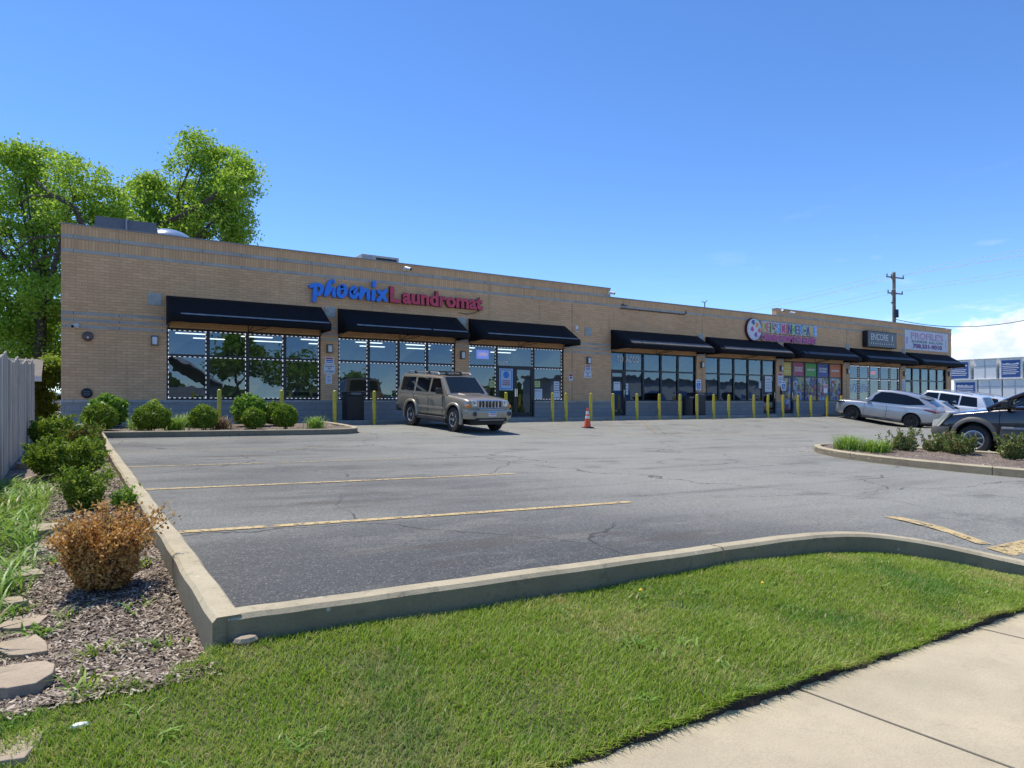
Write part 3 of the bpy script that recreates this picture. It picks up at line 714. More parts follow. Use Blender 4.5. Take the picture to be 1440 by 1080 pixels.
# ------------------------------------------------------------------ awnings
AW = [(2.6, 7.72), (8.33, 13.32), (13.9, 18.92), (21.69, 27.66), (28.28, 34.3), (34.94, 41.05), (41.67, 47.85), (48.43, 54.35)]
AWL = ['black awning with thin pale piping over the laundromat window nearest the fence', 'black awning with broken pale piping under the blue and red laundromat sign',
       'black awning with pale piping over the laundromat double doors', 'black awning with broad faded band over the tobacco shop',
       'black awning with grey band over the plain windows left of the daycare posters', 'black awning with worn grey band above the colourful daycare posters',
       'black awning over the slot-room window with white dotted border', 'black awning over the barber salon at the right end of the building']
ZA, ZV, ZB = R(3.515), R(2.79), R(2.565); PR = 1.15
for i, ((a, b), lb) in enumerate(zip(AW, AWL)):
    r = tag(empty('awning', ((a+b)/2, YF, ZV)), lb, 'awning', 'black awnings along the shop front')
    L = (b-a)/2; dz = lambda z: z-ZV
    mb = MB(); t = .012
    n = 16
    # slope with slight sag between ribs, valance, gable ends
    rows = []
    for j in range(9):
        f = j/8; row = []
        for k in range(n+1):
            u = k/n; sag = -.018*abs(math.sin(u*PI*4))*math.sin(f*PI)+random.uniform(-.003, .003)
            row.append((-L+2*L*u, -.005-PR*f, dz(ZA)+(0-dz(ZA))*f+sag))
        rows.append(row)
    low = []
    for k in range(n+1):
        u = k/n; low.append((-L+2*L*u, -.005-PR+random.uniform(-.004, .004), dz(ZB)+.006*math.sin(k*2.1+i)))
    rows.append(low)
    o = len(mb.v)
    for row in rows: mb.v += row
    m = n+1
    for j in range(len(rows)-1):
        for k in range(n): mb.f.append((o+j*m+k, o+j*m+k+1, o+(j+1)*m+k+1, o+(j+1)*m+k)); mb.m.append(0)
    for sx in (-L, L):
        zb = dz(ZB)
        mb.add([(sx, -.005, dz(ZA)), (sx, -.005-PR, 0), (sx, -.005-PR, zb), (sx, -.005, zb)], [(0, 1, 2, 3)])
    cn = mb.build('canopy', MT['canvas'], r, smooth=True, angle=30)
    so_ = cn.modifiers.new('thick', 'SOLIDIFY'); so_.thickness = t; so_.offset = 1
    sm = MB(); wide = i >= 3; f0, f1 = ((.72, .95) if wide else (.915, .985))
    parts = [(-L+.3, L-.06)] if i not in (1, 5) else ([(-L+.35, L*.33), (L*.36, L-.06)] if i == 1 else [(-L+.5, -L*.72), (-L*.7, L-.1)])
    for (p0, p1) in parts:
        q = 14
        for k in range(q):
            xa, xb = p0+(p1-p0)*k/q, p0+(p1-p0)*(k+1)/q
            sa = (1 if wide and k == 0 else 0)*.15
            pts = []
            for (xx, f) in ((xa+sa, f0), (xb, f0), (xb, f1), (xa, f1)):
                pts.append((xx, -.005-PR*f-.018, dz(ZA)*(1-f)+.017))
            sm.add(pts, [(0, 1, 2, 3)])
    sm.build('piping', MT['stripe_gr'] if wide else MT['stripe_lt'], r)
    for xx in (-L*.98, 0, L*.98):
        br = MB(); br.tube([(xx, -.02, dz(ZA)-.05), (xx, -.02, dz(ZB)-.1), (xx, -PR*.55, dz(ZB)+.03), (xx, -PR+.03, dz(ZB)+.03)], .013, 6)
        if xx == 0: br.tube([(0, -.02, dz(ZB)-.1), (.55, -PR*.55, dz(ZB)+.04)], .012, 6)
        br.build('bracket', MT['frame'], r)
# ------------------------------------------------------------------ fittings on the wall
def front_thing(name, x, z, label, cat, group=None): return tag(empty(name, (x, YF, z)), label, cat, group)
TL = [(208, 227.5, 421), (456.2, 471.4, 439), (644, 655, 453.5), (821.7, 832, 466.5), (980, 990, 475), (1090, 1101, 483), (1186, 1197, 488), (1265, 1275.5, 494)]
TN = ['left of the first awning', 'between the first and second awnings', 'between the second and third awnings', 'alone on the brick left of the tobacco shop awning', 'peeping out right of the tobacco shop awning', 'peeping out left of the daycare poster awning', 'peeping out left of the slot-room awning', 'peeping out left of the barber salon awning']
for (a, b, py), nm in zip(TL, TN):
    xa, z = at_front((a+b)/2, py); s = .2
    r = front_thing('wall_tile', xa, z, 'square carved limestone tile '+nm, 'wall tile', 'carved stone tiles on the brick')
    m_ = MB(); m_.box(-s, s, -.03, .004, -s, s); m_.build('slab', MT['tile'], r, bevel=.008)
    c = MB()
    c.box(-s+.03, s-.03, -.042, -.0305, s-.06, s-.03); c.box(-s+.03, s-.03, -.042, -.0305, -s+.03, -s+.06); c.box(-s+.03, -s+.06, -.042, -.0305, -s+.06, s-.06); c.box(s-.06, s-.03, -.042, -.0305, -s+.06, s-.06)
    for q in (-1, 1):
        M_ = Matrix.Rotation(q*PI/4, 4, 'Y'); c.box(-.17, .17, -.045-.003*q, -.0305, -.016, .016, 0, M_)
    c.build('relief', MT['tile'], r)
SC = [(217.2, 479), (463, 490.3), (650, 499.3), (827, 507), (986.7, 513), (1098, 518), (1191.7, 522), (1271, 525.5), (1338, 526)]
SN = ['left of the first laundromat window', 'between the first two laundromat windows above the notices', 'between the second laundromat window and the doors', 'above the two notices left of the tobacco shop', 'on the pier right of the tobacco shop window', 'on the pier left of the daycare posters', 'on the pier right of the daycare posters', 'on the pier left of the barber salon windows', 'at the right end of the brick front']
for (px, py), nm in zip(SC, SN):
    xa, z = at_front(min(px, 1334), py)
    r = front_thing('wall_lamp', xa, z, 'small dark wall lamp with white glass '+nm, 'wall lamp', 'wall lamps along the shop front')
    m_ = MB(); m_.box(-.1, .1, -.05, .003, -.16, .16); m_.box(-.1, .1, -.12, -.05, .12, .16); m_.box(-.1, -.075, -.12, -.05, -.16, .12); m_.box(.075, .1, -.12, -.05, -.16, .12); m_.box(-.1, .1, -.12, -.05, -.16, -.135)
    m_.build('housing', MT['dgrey'], r, bevel=.006)
    g = MB(); g.box(-.073, .073, -.13, -.052, -.133, .118); g.build('glass', MT['lamp'], r, bevel=.02)
xa, z = at_front(122, 553); r = front_thing('wall_vent', xa, z, 'round black exhaust vent low on the brick near the left corner', 'vent')
m_ = MB(); m_.lathe([(.0, -.09), (.11, -.09), (.15, -.06), (.155, 0)], n=28, axis='y'); m_.build('cover', MT['black'], r, smooth=True)
m_ = MB(); [m_.box(-.09, .09, -.1, -.0905, q-.008, q+.008) for q in (-.05, 0, .05)]; m_.build('grille', MT['dgrey'], r)
xa, z = at_front(123.5, 473); r = front_thing('alarm_bell', xa, z, 'round brown fire bell on the brick near the left corner', 'bell')
m_ = MB(); m_.lathe([(.0, -.1), (.1, -.095), (.15, -.06), (.155, -.02), (.12, 0)], n=28, axis='y'); m_.build('gong', MT['bell'], r, smooth=True)
m_ = MB(); m_.lathe([(.012, -.115), (.025, -.11), (.03, -.098)], (0, 0, -.04), 'y', 12); m_.build('cap', MT['lamp'], r)
for (px, py, lb, sc, dr) in ((107.5, 458, 'small white security camera left of the brown bell', 1.0, -1), (569, 378, 'white bullet camera with black lens high above the red lettering', 1.15, 1), (856, 412, 'white dome camera at the step in the parapet', 1.1, 1), (1098, 437, 'white camera nearer the step at the right parapet', 1.0, -1), (1110, 440, 'twin-headed white camera right of the parapet step', 1.1, 1), (1331, 463, 'white camera at the top right corner of the building', 1.1, 1), (875, 429, 'dark security lamp at the left end of the conduit', .8, 1)):
    xa, z = at_front(px, py); r = front_thing('security_camera', xa, z, lb, 'camera', 'cameras on the shop front')
    wm = MT['white'] if 'dark' not in lb else MT['dgrey']
    m_ = MB(); m_.lathe([(.07*sc, -.03), (.07*sc, 0)], axis='y', n=18); m_.tube([(0, -.02, 0), (.02*dr, -.1*sc, -.01)], .02, 8); m_.build('mount', wm, r, smooth=True)
    m_ = MB(); d = Vector((.45*dr, -.8, -.28)).normalized()*.24*sc; p = Vector((.02*dr-.03*dr, -.08, .02)); m_.tube([p, p+d], .06*sc, 14); m_.build('barrel', wm, r, smooth=True)
    m_ = MB(); m_.tube([p+d*.9, p+d*1.03], .05*sc, 14); m_.build('lens', MT['black'], r, smooth=True)
xa, z = at_front(810, 462.5); r = front_thing('siren_box', xa, z, 'narrow white box on the brick left of the lone carved tile', 'alarm box')
m_ = MB(); m_.box(-.06, .06, -.09, .003, -.14, .14); m_.build('box', MT['white'], r, bevel=.015); m_ = MB(); m_.box(-.04, .04, -.1, -.0905, -.1, -.02); m_.build('grille', MT['dgrey'], r)
xa, z = at_front(872, 433.0); xb, z2 = at_front(964, 439); r = front_thing('conduit', xa, z, 'grey metal conduit running under the stone band above the tobacco shop', 'pipe')
m_ = MB(); m_.tube([(0, -.04, -.02), (xb-xa-.15, -.04, -.02), (xb-xa, -.04, .04), (xb-xa, -.04, .2)], .022, 8); [m_.box(q, q+.04, -.05, .004, -.05, .02) for q in (1.2, 2.6, 4.0)]; m_.build('pipe', MT['plastic'], r, smooth=True)
m_ = MB()                                     # stain and holes left by a removed sign
for k, (px, py) in enumerate(((877, 440.5), (900, 442), (924, 444.5), (944, 446.5), (966, 447.5), (900, 459), (966, 465))):
    xa, z = at_front(px, py); m_.lathe([(.03, -.012), (.03, .002)], (xa, YF, z), 'y', 8)
bpart(m_, 'patched_hole', MT['tile'])
# notices on the brick
def notice(px, py, w, h, lines, label, hdr=None, group='notices on the brick'):
    xa, z = at_front(px, py); r = front_thing('notice_sign', xa, z, label, 'notice', group)
    m_ = MB(); m_.box(-w/2, w/2, -.012, .002, -h/2, h/2); m_.build('plate', MT['papr'], r)
    m_ = MB()
    for (kind, s, zc, hh, ww, mi) in lines:
        if kind == 't': text_into(m_, s, -ww/2*w, ww/2*w, (zc-hh/2)*h, (zc+hh/2)*h, -.0145, mi, .02, .002)
        else: m_.box(-ww/2*w, ww/2*w, -.0142, -.0125, (zc-hh/2)*h, (zc+hh/2)*h, mi)
    m_.build('print', [MT['ink'], MT['redink'], MT['signblue']], r)
notice(463.3, 507, .34, .27, [('b', '', .28, .2, .8, 1), ('b', '', -.02, .17, .75, 2), ('b', '', -.26, .1, .75, 2)], 'white notice with red heading topmost on the pier between the first two windows')
notice(463.2, 519.2, .42, .33, [('b', '', .32, .08, .75, 0), ('t', 'NO', .08, .22, .28, 0), ('t', 'LOITERING', -.26, .22, .84, 0)], 'white no loitering notice in the middle of three on the left pier')
notice(462.3, 533, .23, .34, [('b', '', .3, .06, .6, 0)]+[('b', '', .12-.14*k, .05, .55, 2) for k in range(4)], 'small white notice lowest of three on the left pier')
notice(826.5, 517.5, .33, .3, [('b', '', .3, .2, .85, 1), ('b', '', -.02, .16, .75, 2), ('b', '', -.28, .12, .7, 2)], 'white notice with red heading above another on the pier left of the tobacco shop')
notice(826.3, 526.8, .44, .29, [('b', '', .3, .08, .7, 0), ('t', 'NO', .06, .24, .26, 0), ('t', 'LOITERING', -.27, .22, .82, 1)], 'white no loitering notice below another left of the tobacco shop')
notice(802.6, 530.3, .22, .32, [('b', '', .28, .3, .9, 1), ('b', '', -.1, .3, .5, 0)], 'small white and red notice alone right of the laundromat windows')
notice(1097, 533.5, .45, .75, [('b', '', .38, .16, .85, 1)]+[('b', '', .12-.13*k, .05, .7, 2) for k in range(4)], 'tall white and pink notice on the pier left of the daycare posters')
notice(1270.4, 541, .36, .75, [('b', '', .3-.15*k, .06, .6, 2) for k in range(5)], 'pale tall notice on the pier left of the barber salon')
xa, z = at_front(1099, 550); r = front_thing('mailbox', xa, z, 'small black mailbox on the pier left of the daycare door', 'mailbox'); m_ = MB(); m_.box(-.14, .14, -.12, .003, -.18, .16); m_.build('box', MT['black'], r, bevel=.02); m_ = MB(); m_.box(-.145, .145, -.14, -.1205, .06, .18); m_.build('lid', MT['black'], r, bevel=.015)
# ------------------------------------------------------------------ shop signs
sg = tag(empty('laundromat_sign', (10.9, YF, R(4.1))), 'raised lettering in blue script phoenix and crimson Laundromat on the brick', 'sign')
def zp(x, y): return at_front(425+x*140/1440, 385+y*140/1440)
strokes = [[(108, 186), (150, 172), (200, 165), (245, 172), (268, 200), (268, 245), (248, 285), (218, 300)], [(172, 178), (170, 260), (166, 330), (158, 392)],
    [(324, 312), (338, 250), (360, 180), (390, 124), (420, 108), (432, 122)], [(344, 296), (380, 240), (416, 214), (438, 232), (438, 285), (446, 326)],
    [(556, 186), (520, 215), (502, 262), (508, 310), (535, 336), (570, 332), (600, 300), (614, 250), (606, 205), (580, 182), (556, 188), (562, 214)],
    [(690, 282), (725, 272), (752, 242), (752, 212), (728, 206), (700, 232), (686, 280), (690, 325), (716, 350), (745, 342), (782, 300)],
    [(842, 212), (838, 270), (832, 320), (824, 358)], [(838, 322), (868, 262), (902, 240), (930, 250), (934, 300), (938, 370)],
    [(1012, 258), (1010, 310), (1003, 378)], [(1026, 136), (1020, 180)],
    [(1086, 262), (1120, 285), (1150, 340), (1186, 388)], [(1192, 252), (1150, 300), (1110, 355), (1076, 390)]]
mb = MB()
for si, st in enumerate(strokes):
    P = [zp(*p) for p in st]; P = [Vector((p[0]-10.9, 0, p[1]-R(4.1))) for p in P]
    P = [Vector((p.x, 0, p.y)) for p in smooth_path([(q.x, q.z) for q in P], 2)]
    wd = .07
    # flat-faced channel-letter stroke: ribbon with rounded ends, 0.11 m deep
    left, right = [], []
    for i, p in enumerate(P):
        d = (P[min(i+1, len(P)-1)]-P[max(i-1, 0)]); d = d.normalized() if d.length > 1e-6 else Vector((1, 0, 0)); nr = Vector((-d.z, 0, d.x))*wd
        left.append(p+nr); right.append(p-nr)
    y0 = -.15-.0018*si; y1 = -.03
    o = len(mb.v); n = len(P)
    for i in range(n): mb.v += [(left[i].x, y0, left[i].z), (right[i].x, y0, right[i].z), (left[i].x, y1, left[i].z), (right[i].x, y1, right[i].z)]
    for i in range(n-1):
        a, b = o+4*i, o+4*(i+1)
        mb.f += [(a, a+1, b+1, b), (a, b, b+2, a+2), (a+1, a+3, b+3, b+1)]; mb.m += [0, 0, 0]
    for p, dr in ((P[0], P[0]-P[1]), (P[-1], P[-1]-P[-2])):
        mb.lathe([(wd*.99, y0+.0006), (wd*.99, y1)], (p.x, 0, p.z), 'y', 14)
mb.build('script_lettering', MT['blue'], sg)
def shadow_text(s, x0, x1, z0, z1, face, side, parent, name, bold, y=-.16, d=.13):
    m_ = MB(); text_into(m_, s, x0, x1, z0, z1, y, 0, bold, .012); o = m_.build(name+'_face', face, parent)
    m_ = MB(); text_into(m_, s, x0-.012, x1+.012, z0-.01, z1+.01, y+.014, 0, bold+.008, d-.02); m_.build(name+'_return', side, parent)
# stepped fit: capital L is taller than the rest
shadow_text('L', 10.36-10.9, 10.8-10.9, R(3.91)-R(4.1), R(4.52)-R(4.1), MT['red'], MT['maroon'], sg, 'capital_lettering', .04)
shadow_text('aundromat', 10.88-10.9, 14.5-10.9, R(3.9)-R(4.1), R(4.5)-R(4.1), MT['red'], MT['maroon'], sg, 'lettering', .034)
m_ = MB(); m_.tube([(2.55, -.02, -.36), (2.9, -.06, -.4), (3.25, -.07, -.33), (3.5, -.06, -.22)], .012, 6); m_.build('cable', MT['wire'], sg)
# daycare sign
def flat(name, col): return pmat(name, col, .4, 0, .08, 10)
KC = dict(y=flat('letter_yellow', (.8, .55, .08)), r=flat('letter_red', (.75, .13, .1)), g=flat('letter_green', (.22, .55, .12)), b=flat('letter_blue', (.12, .38, .8)), m=flat('letter_magenta', (.62, .05, .28)), n=flat('letter_navy', (.06, .06, .3)), o=flat('letter_orange', (.85, .3, .06)), p=flat('letter_purple', (.3, .06, .42)), t=flat('letter_teal', (.05, .5, .55)))
kx0, kz = at_front(1067, 463)
sg = tag(empty('daycare_sign', (kx0, YF, kz)), "rainbow bubble-lettered daycare sign with round handprint logo on the brick", 'sign')
KK = list(KC.keys())
rx, rz_ = at_front(1057.3, 463.5); dr = Vector((rx-kx0, 0, rz_-kz)); RAD = .62
m_ = MB(); m_.lathe([(RAD+.02, -.16), (RAD+.02, -.0)], (dr.x, 0, dr.z), 'y', 40); m_.build('logo_box', MT['maroon'], sg, smooth=True)
m_ = MB(); m_.lathe([(RAD-.02, -.172), (RAD-.02, -.1605)], (dr.x, 0, dr.z), 'y', 40); m_.build('logo_face', MT['papr'], sg)
m_ = MB()
for hx, hz, c, an in ((-.08, .34, 'n', .3), (.2, .2, 'o', -.4), (-.14, -.02, 'm', .9), (.14, -.24, 'p', 2.8), (.38, -.06, 'r', -1.2)):
    mi = KK.index(c); m_.lathe([(.1, -.18), (.1, -.1725)], (dr.x+hx, 0, dr.z+hz), 'y', 14, mi)
    for q in range(5):
        t = an+(-1.0+.5*q); L_ = .19 if q else .16
        M_ = Matrix.Translation((dr.x+hx, 0, dr.z+hz)) @ Matrix.Rotation(-t, 4, 'Y'); m_.box(-.026, .026, -.1815-.0004*q, -.1726, .05, L_, mi, M_)
for q in range(26):
    if q % 5 == 4: continue
    t = q/26*2*PI; M_ = Matrix.Translation((dr.x+math.cos(t)*.53, 0, dr.z+math.sin(t)*.53)) @ Matrix.Rotation(-t, 4, 'Y'); m_.box(-.03, .03, -.1812, -.1726, -.02, .02, KK.index('t' if q < 13 else 'b'), M_)
m_.build('handprints', [KC[k] for k in KK], sg)
kx1, _ = at_front(1146, 463); W_ = kx1-kx0-.15
word = "KEL'S KINDERCARE"; cols = 'yrg.b mrngnbgnyby'
cols = ['y', 'r', 'g', 'r', 'b', None, 'm', 'r', 'n', 'g', 'n', 'b', 'g', 'n', 'y', 'b']
adv = [(.45 if ch in "'" else .55 if ch in ' I' else 1.0) for ch in word]; tot = sum(adv); xx = .12
m1, m2 = MB(), MB()
zt, zb = .12+.28, .12-.24
for ch, ad, c in zip(word, adv, cols):
    wch = ad/tot*W_
    if c:
        b0, b1 = (zb, zt) if ch != "'" else (zt-.2, zt)
        text_into(m1, ch, xx+.02, xx+wch-.02, b0, b1, -.17, KK.index(c), .004, .03)
        text_into(m2, ch, xx-.03, xx+wch+.03, b0-.05, b1+.05, -.138, 0, .09, .1)
    xx += wch
m2.build('letter_backing', MT['papr'], sg); m1.build('lettering', [KC[k] for k in KK], sg)
m_ = MB(); text_into(m_, 'CARING FROM THE HEART', .12, W_+.1, -.62, -.27, -.14, 0, .02, .02); m_.build('tagline', KC['m'], sg)
m_ = MB(); text_into(m_, 'CARING FROM THE HEART', .08, W_+.14, -.65, -.24, -.118, 0, .075, .1); m_.build('tagline_backing', pmat('tagline_pink', (.6, .42, .48), .5), sg)
# black box sign
xa, z = at_front(1212.5, 477); xb, z2 = at_front(1253.5, 477); zt = at_front(1232, 467)[1]; zb = at_front(1232, 489.5)[1]
sg = tag(empty('slot_room_sign', ((xa+xb)/2, YF, (zt+zb)/2)), 'black box sign reading ENCORE 1 with a row of white dots', 'sign')
W_, H_ = (xb-xa)/2, (zt-zb)/2
m_ = MB(); m_.box(-W_, W_, -.35, .003, -H_, H_); m_.build('cabinet', MT['black'], sg, bevel=.015)
m_ = MB(); m_.box(-W_+.06, W_-.06, -.362, -.351, -H_+.06, H_-.06); m_.build('panel', pmat('sign_slate', (.045, .055, .075), .35), sg)
m_ = MB(); text_into(m_, 'ENCORE', -W_*.78, W_*.38, -H_*.1, H_*.66, -.372, 0, .0, .009); text_into(m_, '1', W_*.64, W_*.695, -H_*.1, H_*.62, -.372, 0, -.012, .009)
for k in range(11): m_.lathe([(.045, -.372), (.045, -.3625)], (-W_*.76+k*W_*1.5/10, 0, -H_*.52), 'y', 10)
m_.build('lettering', MT['papr'], sg)
xa = at_front(1271.5, 480)[0]; xb = at_front(1332, 480)[0]; zt = at_front(1271.5, 463.5)[1]; zb = at_front(1271.5, 491)[1]
sg = tag(empty('barber_sign', ((xa+xb)/2, YF, (zt+zb)/2)), "white banner sign reading PROFILE'S BARBER SALON with phone number", 'sign')
W_, H_ = (xb-xa)/2, (zt-zb)/2
m_ = MB(); m_.box(-W_, W_, -.05, .003, -H_, H_); m_.build('panel', pmat('banner_white', (.62, .63, .7), .6, 0, .06), sg)
m_ = MB(); text_into(m_, "PROFILE'S", -W_*.74, W_*.76, H_*.12, H_*.84, -.062, 0, .02, .008); m_.build('heading', pmat('faded_pink', (.5, .3, .45), .6, 0, .15), sg)
m_ = MB(); text_into(m_, "BARBER SALON", -W_*.7, W_*.72, -H_*.24, H_*.02, -.062, 0, .015, .008); m_.build('lettering', pmat('faded_green_ink', (.12, .2, .22), .6), sg)
m_ = MB(); text_into(m_, "708.331-9010", -W_*.66, W_*.7, -H_*.82, -H_*.34, -.062, 0, .05, .008); m_.build('phone_number', pmat('faded_purple', (.2, .09, .24), .6), sg)
m_ = MB(); m_.box(-W_*.95, -W_*.88, -.06, -.051, -.4*H_, .3*H_); m_.box(W_*.87, W_*.9, -.06, -.051, -.5*H_, .3*H_); m_.build('pole_emblem', pmat('faded_lilac', (.4, .36, .58), .6), sg)
# ------------------------------------------------------------------ window posters and lettering
YP = YF+.105
def win_text(s, xc, zc, w, h, mat, label, name='window_lettering', bold=.03, cat='lettering'):
    o = MB(); text_into(o, s, -w/2, w/2, -h/2, h/2, 0, 0, bold, .004); ob = o.build(name, mat); ob.location = (xc, YP, zc); return tag(ob, label, cat)
win_text('TOBACCO', at_front(885, 505)[0], at_front(885, 505)[1], 1.45, .3, MT['papr'], 'white shop lettering on the upper glass left in the tobacco window')
win_text('555', at_front(710, 510.5)[0], at_front(710, 511)[1], .46, .19, MT['papr'], 'white street number 555 above the laundromat double doors')
xa, z = at_front(682, 498); r = tag(empty('open_sign', (xa, YP+.09, z)), 'lit blue-framed open sign in the upper laundromat window', 'sign')
m_ = MB(); m_.box(-.3, .3, -.01, .01, -.19, .19); m_.build('panel', emit_mat('open_sign_blue', (.22, .22, .85), .8), r)
m_ = MB(); text_into(m_, 'OPEN', -.22, .22, -.08, .08, -.02, 0, .04, .006); m_.build('lettering', emit_mat('open_sign_glow', (.85, .5, .5), .7), r)
PC = [((.68, .46, .06), 'yellow'), ((.42, .035, .13), 'magenta'), ((.06, .34, .05), 'green'), ((.03, .06, .33), 'blue'), ((.6, .13, .03), 'orange')]
PT = [None, ('DOUGH', 'CRAFTING'), ('NAPPING',), ('PLAYING', 'MUSIC'), ('DANCING',)]
w6 = WIN[5][0]
for i in range(5):
    a, b = w6[i]+MULL, w6[i+1]-MULL; z0, z1 = Z_TR+.035, Z_HD-.07
    r = tag(empty('window_poster', ((a+b)/2, YP, (z0+z1)/2)), PC[i][1]+' square poster in the upper daycare window', 'poster', 'coloured squares in the daycare window')
    W_, H_ = (b-a)/2-.01, (z1-z0)/2-.01
    m_ = MB(); m_.box(-W_, W_, 0, .004, -H_, H_); m_.build('sheet', flat('poster_'+PC[i][1], PC[i][0]), r)
    m_ = MB()
    if PT[i] is None:
        for q, zz in enumerate((.2, .08, -.1, -.2)): m_.box(-W_*.7, W_*.7, -.004, -.0005, zz-.03, zz+.03)
        m_.build('print', flat('poster_pale_print', (.72, .6, .25)), r)
    else:
        for q, s_ in enumerate(PT[i]):
            zc = (.09-.16*q) if len(PT[i]) == 2 else .0
            text_into(m_, s_, -W_*.68, W_*.68, zc-.06, zc+.07, -.004, 0, .05, .003)
        m_.build('print', MT['papr'], r)
    # photographs of children at play below: one printed sheet per pane, in flat colour patches
    if i == 0: z0, z1 = ZFL+.2, Z_TR-.13
    else: z0, z1 = Z_ST+.06, Z_TR-.035
    if i == 0: a += .09; b -= .09
    W_, H_ = (b-a)/2-.01, (z1-z0)/2-.01
    lab = ['tall collage poster on the daycare door', 'photo poster under the magenta square', 'photo poster under the green square', 'photo poster under the blue square', 'photo poster under the orange square'][i]
    r = tag(empty('photo_poster', ((a+b)/2, YP-(.0 if i else .0), (z0+z1)/2)), lab+', crowded with small figures', 'poster', 'photo posters in the daycare window')
    bgc = [(.2, .3, .5), (.1, .16, .18), (.16, .2, .14), (.3, .4, .6), (.4, .32, .1)][i]
    pal = [(.3, .42, .6), bgc, (.06, .06, .09), (.45, .36, .12), (.07, .1, .32), (.3, .35, .25), (.5, .5, .5), (.32, .05, .08)]
    m_ = MB(); m_.box(-W_, W_, 0, .004, -H_, H_); m_.build('sheet', blotch_mat('photo_print_%d' % i, 5.5, i*3.1, pal), r)
    m_ = MB(); skin, hair, sh = 0, 1, 2
    rr = random.Random(i+5); lay = 0
    for row in range(3 if i else 4):
        for q in range(3 if i else 2):
            xx = -W_*.68+q*W_*.68+rr.uniform(-.08, .08); zz = H_*.28-row*H_*.42+rr.uniform(-.08, .08); y = -.001-.0009*lay; lay += 1
            if not i: zz -= .2*H_
            m_.add([(xx-.16, y, zz-.36), (xx+.16, y, zz-.36), (xx+.11, y, zz-.1), (xx-.11, y, zz-.1)], [(0, 1, 2, 3)], 2+rr.randrange(5))
            for (r_, c_, dz_, dy) in ((.1, 1, .02, -.0003), (.075, 0, -.015, -.0006)):
                m_.add([(xx+r_*math.cos(t*PI/6), y+dy, zz+dz_+r_*1.15*math.sin(t*PI/6)) for t in range(12)], [tuple(range(12))], c_)
    for v in range(len(m_.v)):
        p = m_.v[v]; m_.v[v] = (max(-W_, min(W_, p[0])), p[1], max(-H_, min(H_, p[2])))
    m_.build('figures', [flat('photo_skin', (.28, .16, .1)), flat('photo_hair', (.02, .016, .015)), flat('photo_navy', (.03, .05, .2)), flat('photo_rose', (.4, .06, .12)), flat('photo_gold', (.5, .36, .06)), flat('photo_sky', (.25, .4, .6)), flat('photo_leaf', (.1, .25, .1))], r)
icep = pmat('window_ice_blue', (.7, .78, .86), .5, 0, .1)
w7 = WIN[6][0]
win_text('PLAY', (w7[0]+w7[1])/2+.02, R(.98), .92, .55, icep, 'pale blue PLAY lettering in the slot-room window', bold=.03)
win_text('SLOTS', (w7[1]+w7[2])/2, R(.98), 1.0, .55, icep, 'pale blue SLOTS lettering in the slot-room window', bold=.03)
r = tag(empty('open_sign', ((w7[2]+w7[3])/2, YP+.1, R(2.02))), 'red lit open sign under a blue arc in the slot-room window', 'sign')
m_ = MB(); text_into(m_, 'OPEN', -.3, .3, -.13, .1, -.01, 0, .03, .006); m_.build('lettering', emit_mat('neon_red', (1, .06, .08), .9), r)
m_ = MB(); m_.tube([(.48*math.cos(t), 0, -.1+.42*math.sin(t)) for t in np.linspace(.2, 2.9, 14)], .022, 6); m_.build('arc', emit_mat('neon_blue', (.1, .15, 1), .5), r)
m_ = MB(); m_.box(-.9, -.62, .02, .03, -.3, .3); m_.build('side_panel', blotch_mat('slot_art', 6, 3, [(.03, .08, .3), (.1, .3, .2), (.05, .05, .12), (.35, .35, .08)]), r)
def paper(px, py, w, h, label, mat=None, lines=3, ink=None, y=None):
    xa, z = at_front(px, py); r = tag(empty('paper_notice', (xa, YP if y is None else y, z)), label, 'notice', 'papers taped to the glass')
    m_ = MB(); m_.box(-w/2, w/2, 0, .003, -h/2, h/2); m_.build('sheet', mat or MT['papr'], r)
    m_ = MB()
    for k in range(lines): m_.box(-w*.35, w*.35, -.002, -.0004, h*(.3-.55*k/max(lines-1, 1))-.012, h*(.3-.55*k/max(lines-1, 1))+.012)
    m_.build('print', ink or MT['ink'], r)
paper(757.5, 540, .3, .28, 'yellow paper at the left of the window right of the laundromat doors', flat('paper_yellow', (.6, .62, .2)))
paper(694, 540, .28, .28, 'yellow paper left of the laundromat doors', flat('paper_lime', (.6, .62, .22)))
paper(758, 554, .5, .46, 'large blank white paper low right of the laundromat doors', lines=1)
paper(784.5, 542.5, .3, .4, 'upper white paper at the right edge of the laundromat window', lines=3)
paper(785, 556, .36, .4, 'lower white paper at the right edge of the laundromat window', lines=2)
paper(869, 543, .42, .42, 'round-cornered pale notice on the tobacco shop door', lines=1, y=YF+.075)
paper(883, 547, .22, .55, 'narrow white notice on the first tobacco window', lines=3)
paper(1071, 541, .22, .4, 'small white notice beside the plain shop door', lines=2)
paper(1082, 540, .62, .9, 'tall white notice on the plain shop door', lines=4, y=YF+.075)
xa, z = at_front(713, 533.5); r = tag(empty('door_poster', (xa, YF+.07, z)), 'pale blue poster with a blue border and red print on the left laundromat door', 'poster')
m_ = MB(); m_.box(-.35, .35, 0, .004, -.47, .47); m_.build('sheet', flat('poster_pale_blue', (.42, .56, .72)), r)
m_ = MB()
for s_ in (-1, 1): m_.box(s_*.29-.02, s_*.29+.02, -.003, -.0005, -.4, .4); m_.box(-.27, .27, -.003, -.0005, s_*.41-.02, s_*.41+.02)
m_.lathe([(.15, -.003), (.15, -.0005)], (0, 0, .2), 'y', 20)
m_.build('border', flat('poster_blue_ink', (.04, .2, .6)), r)
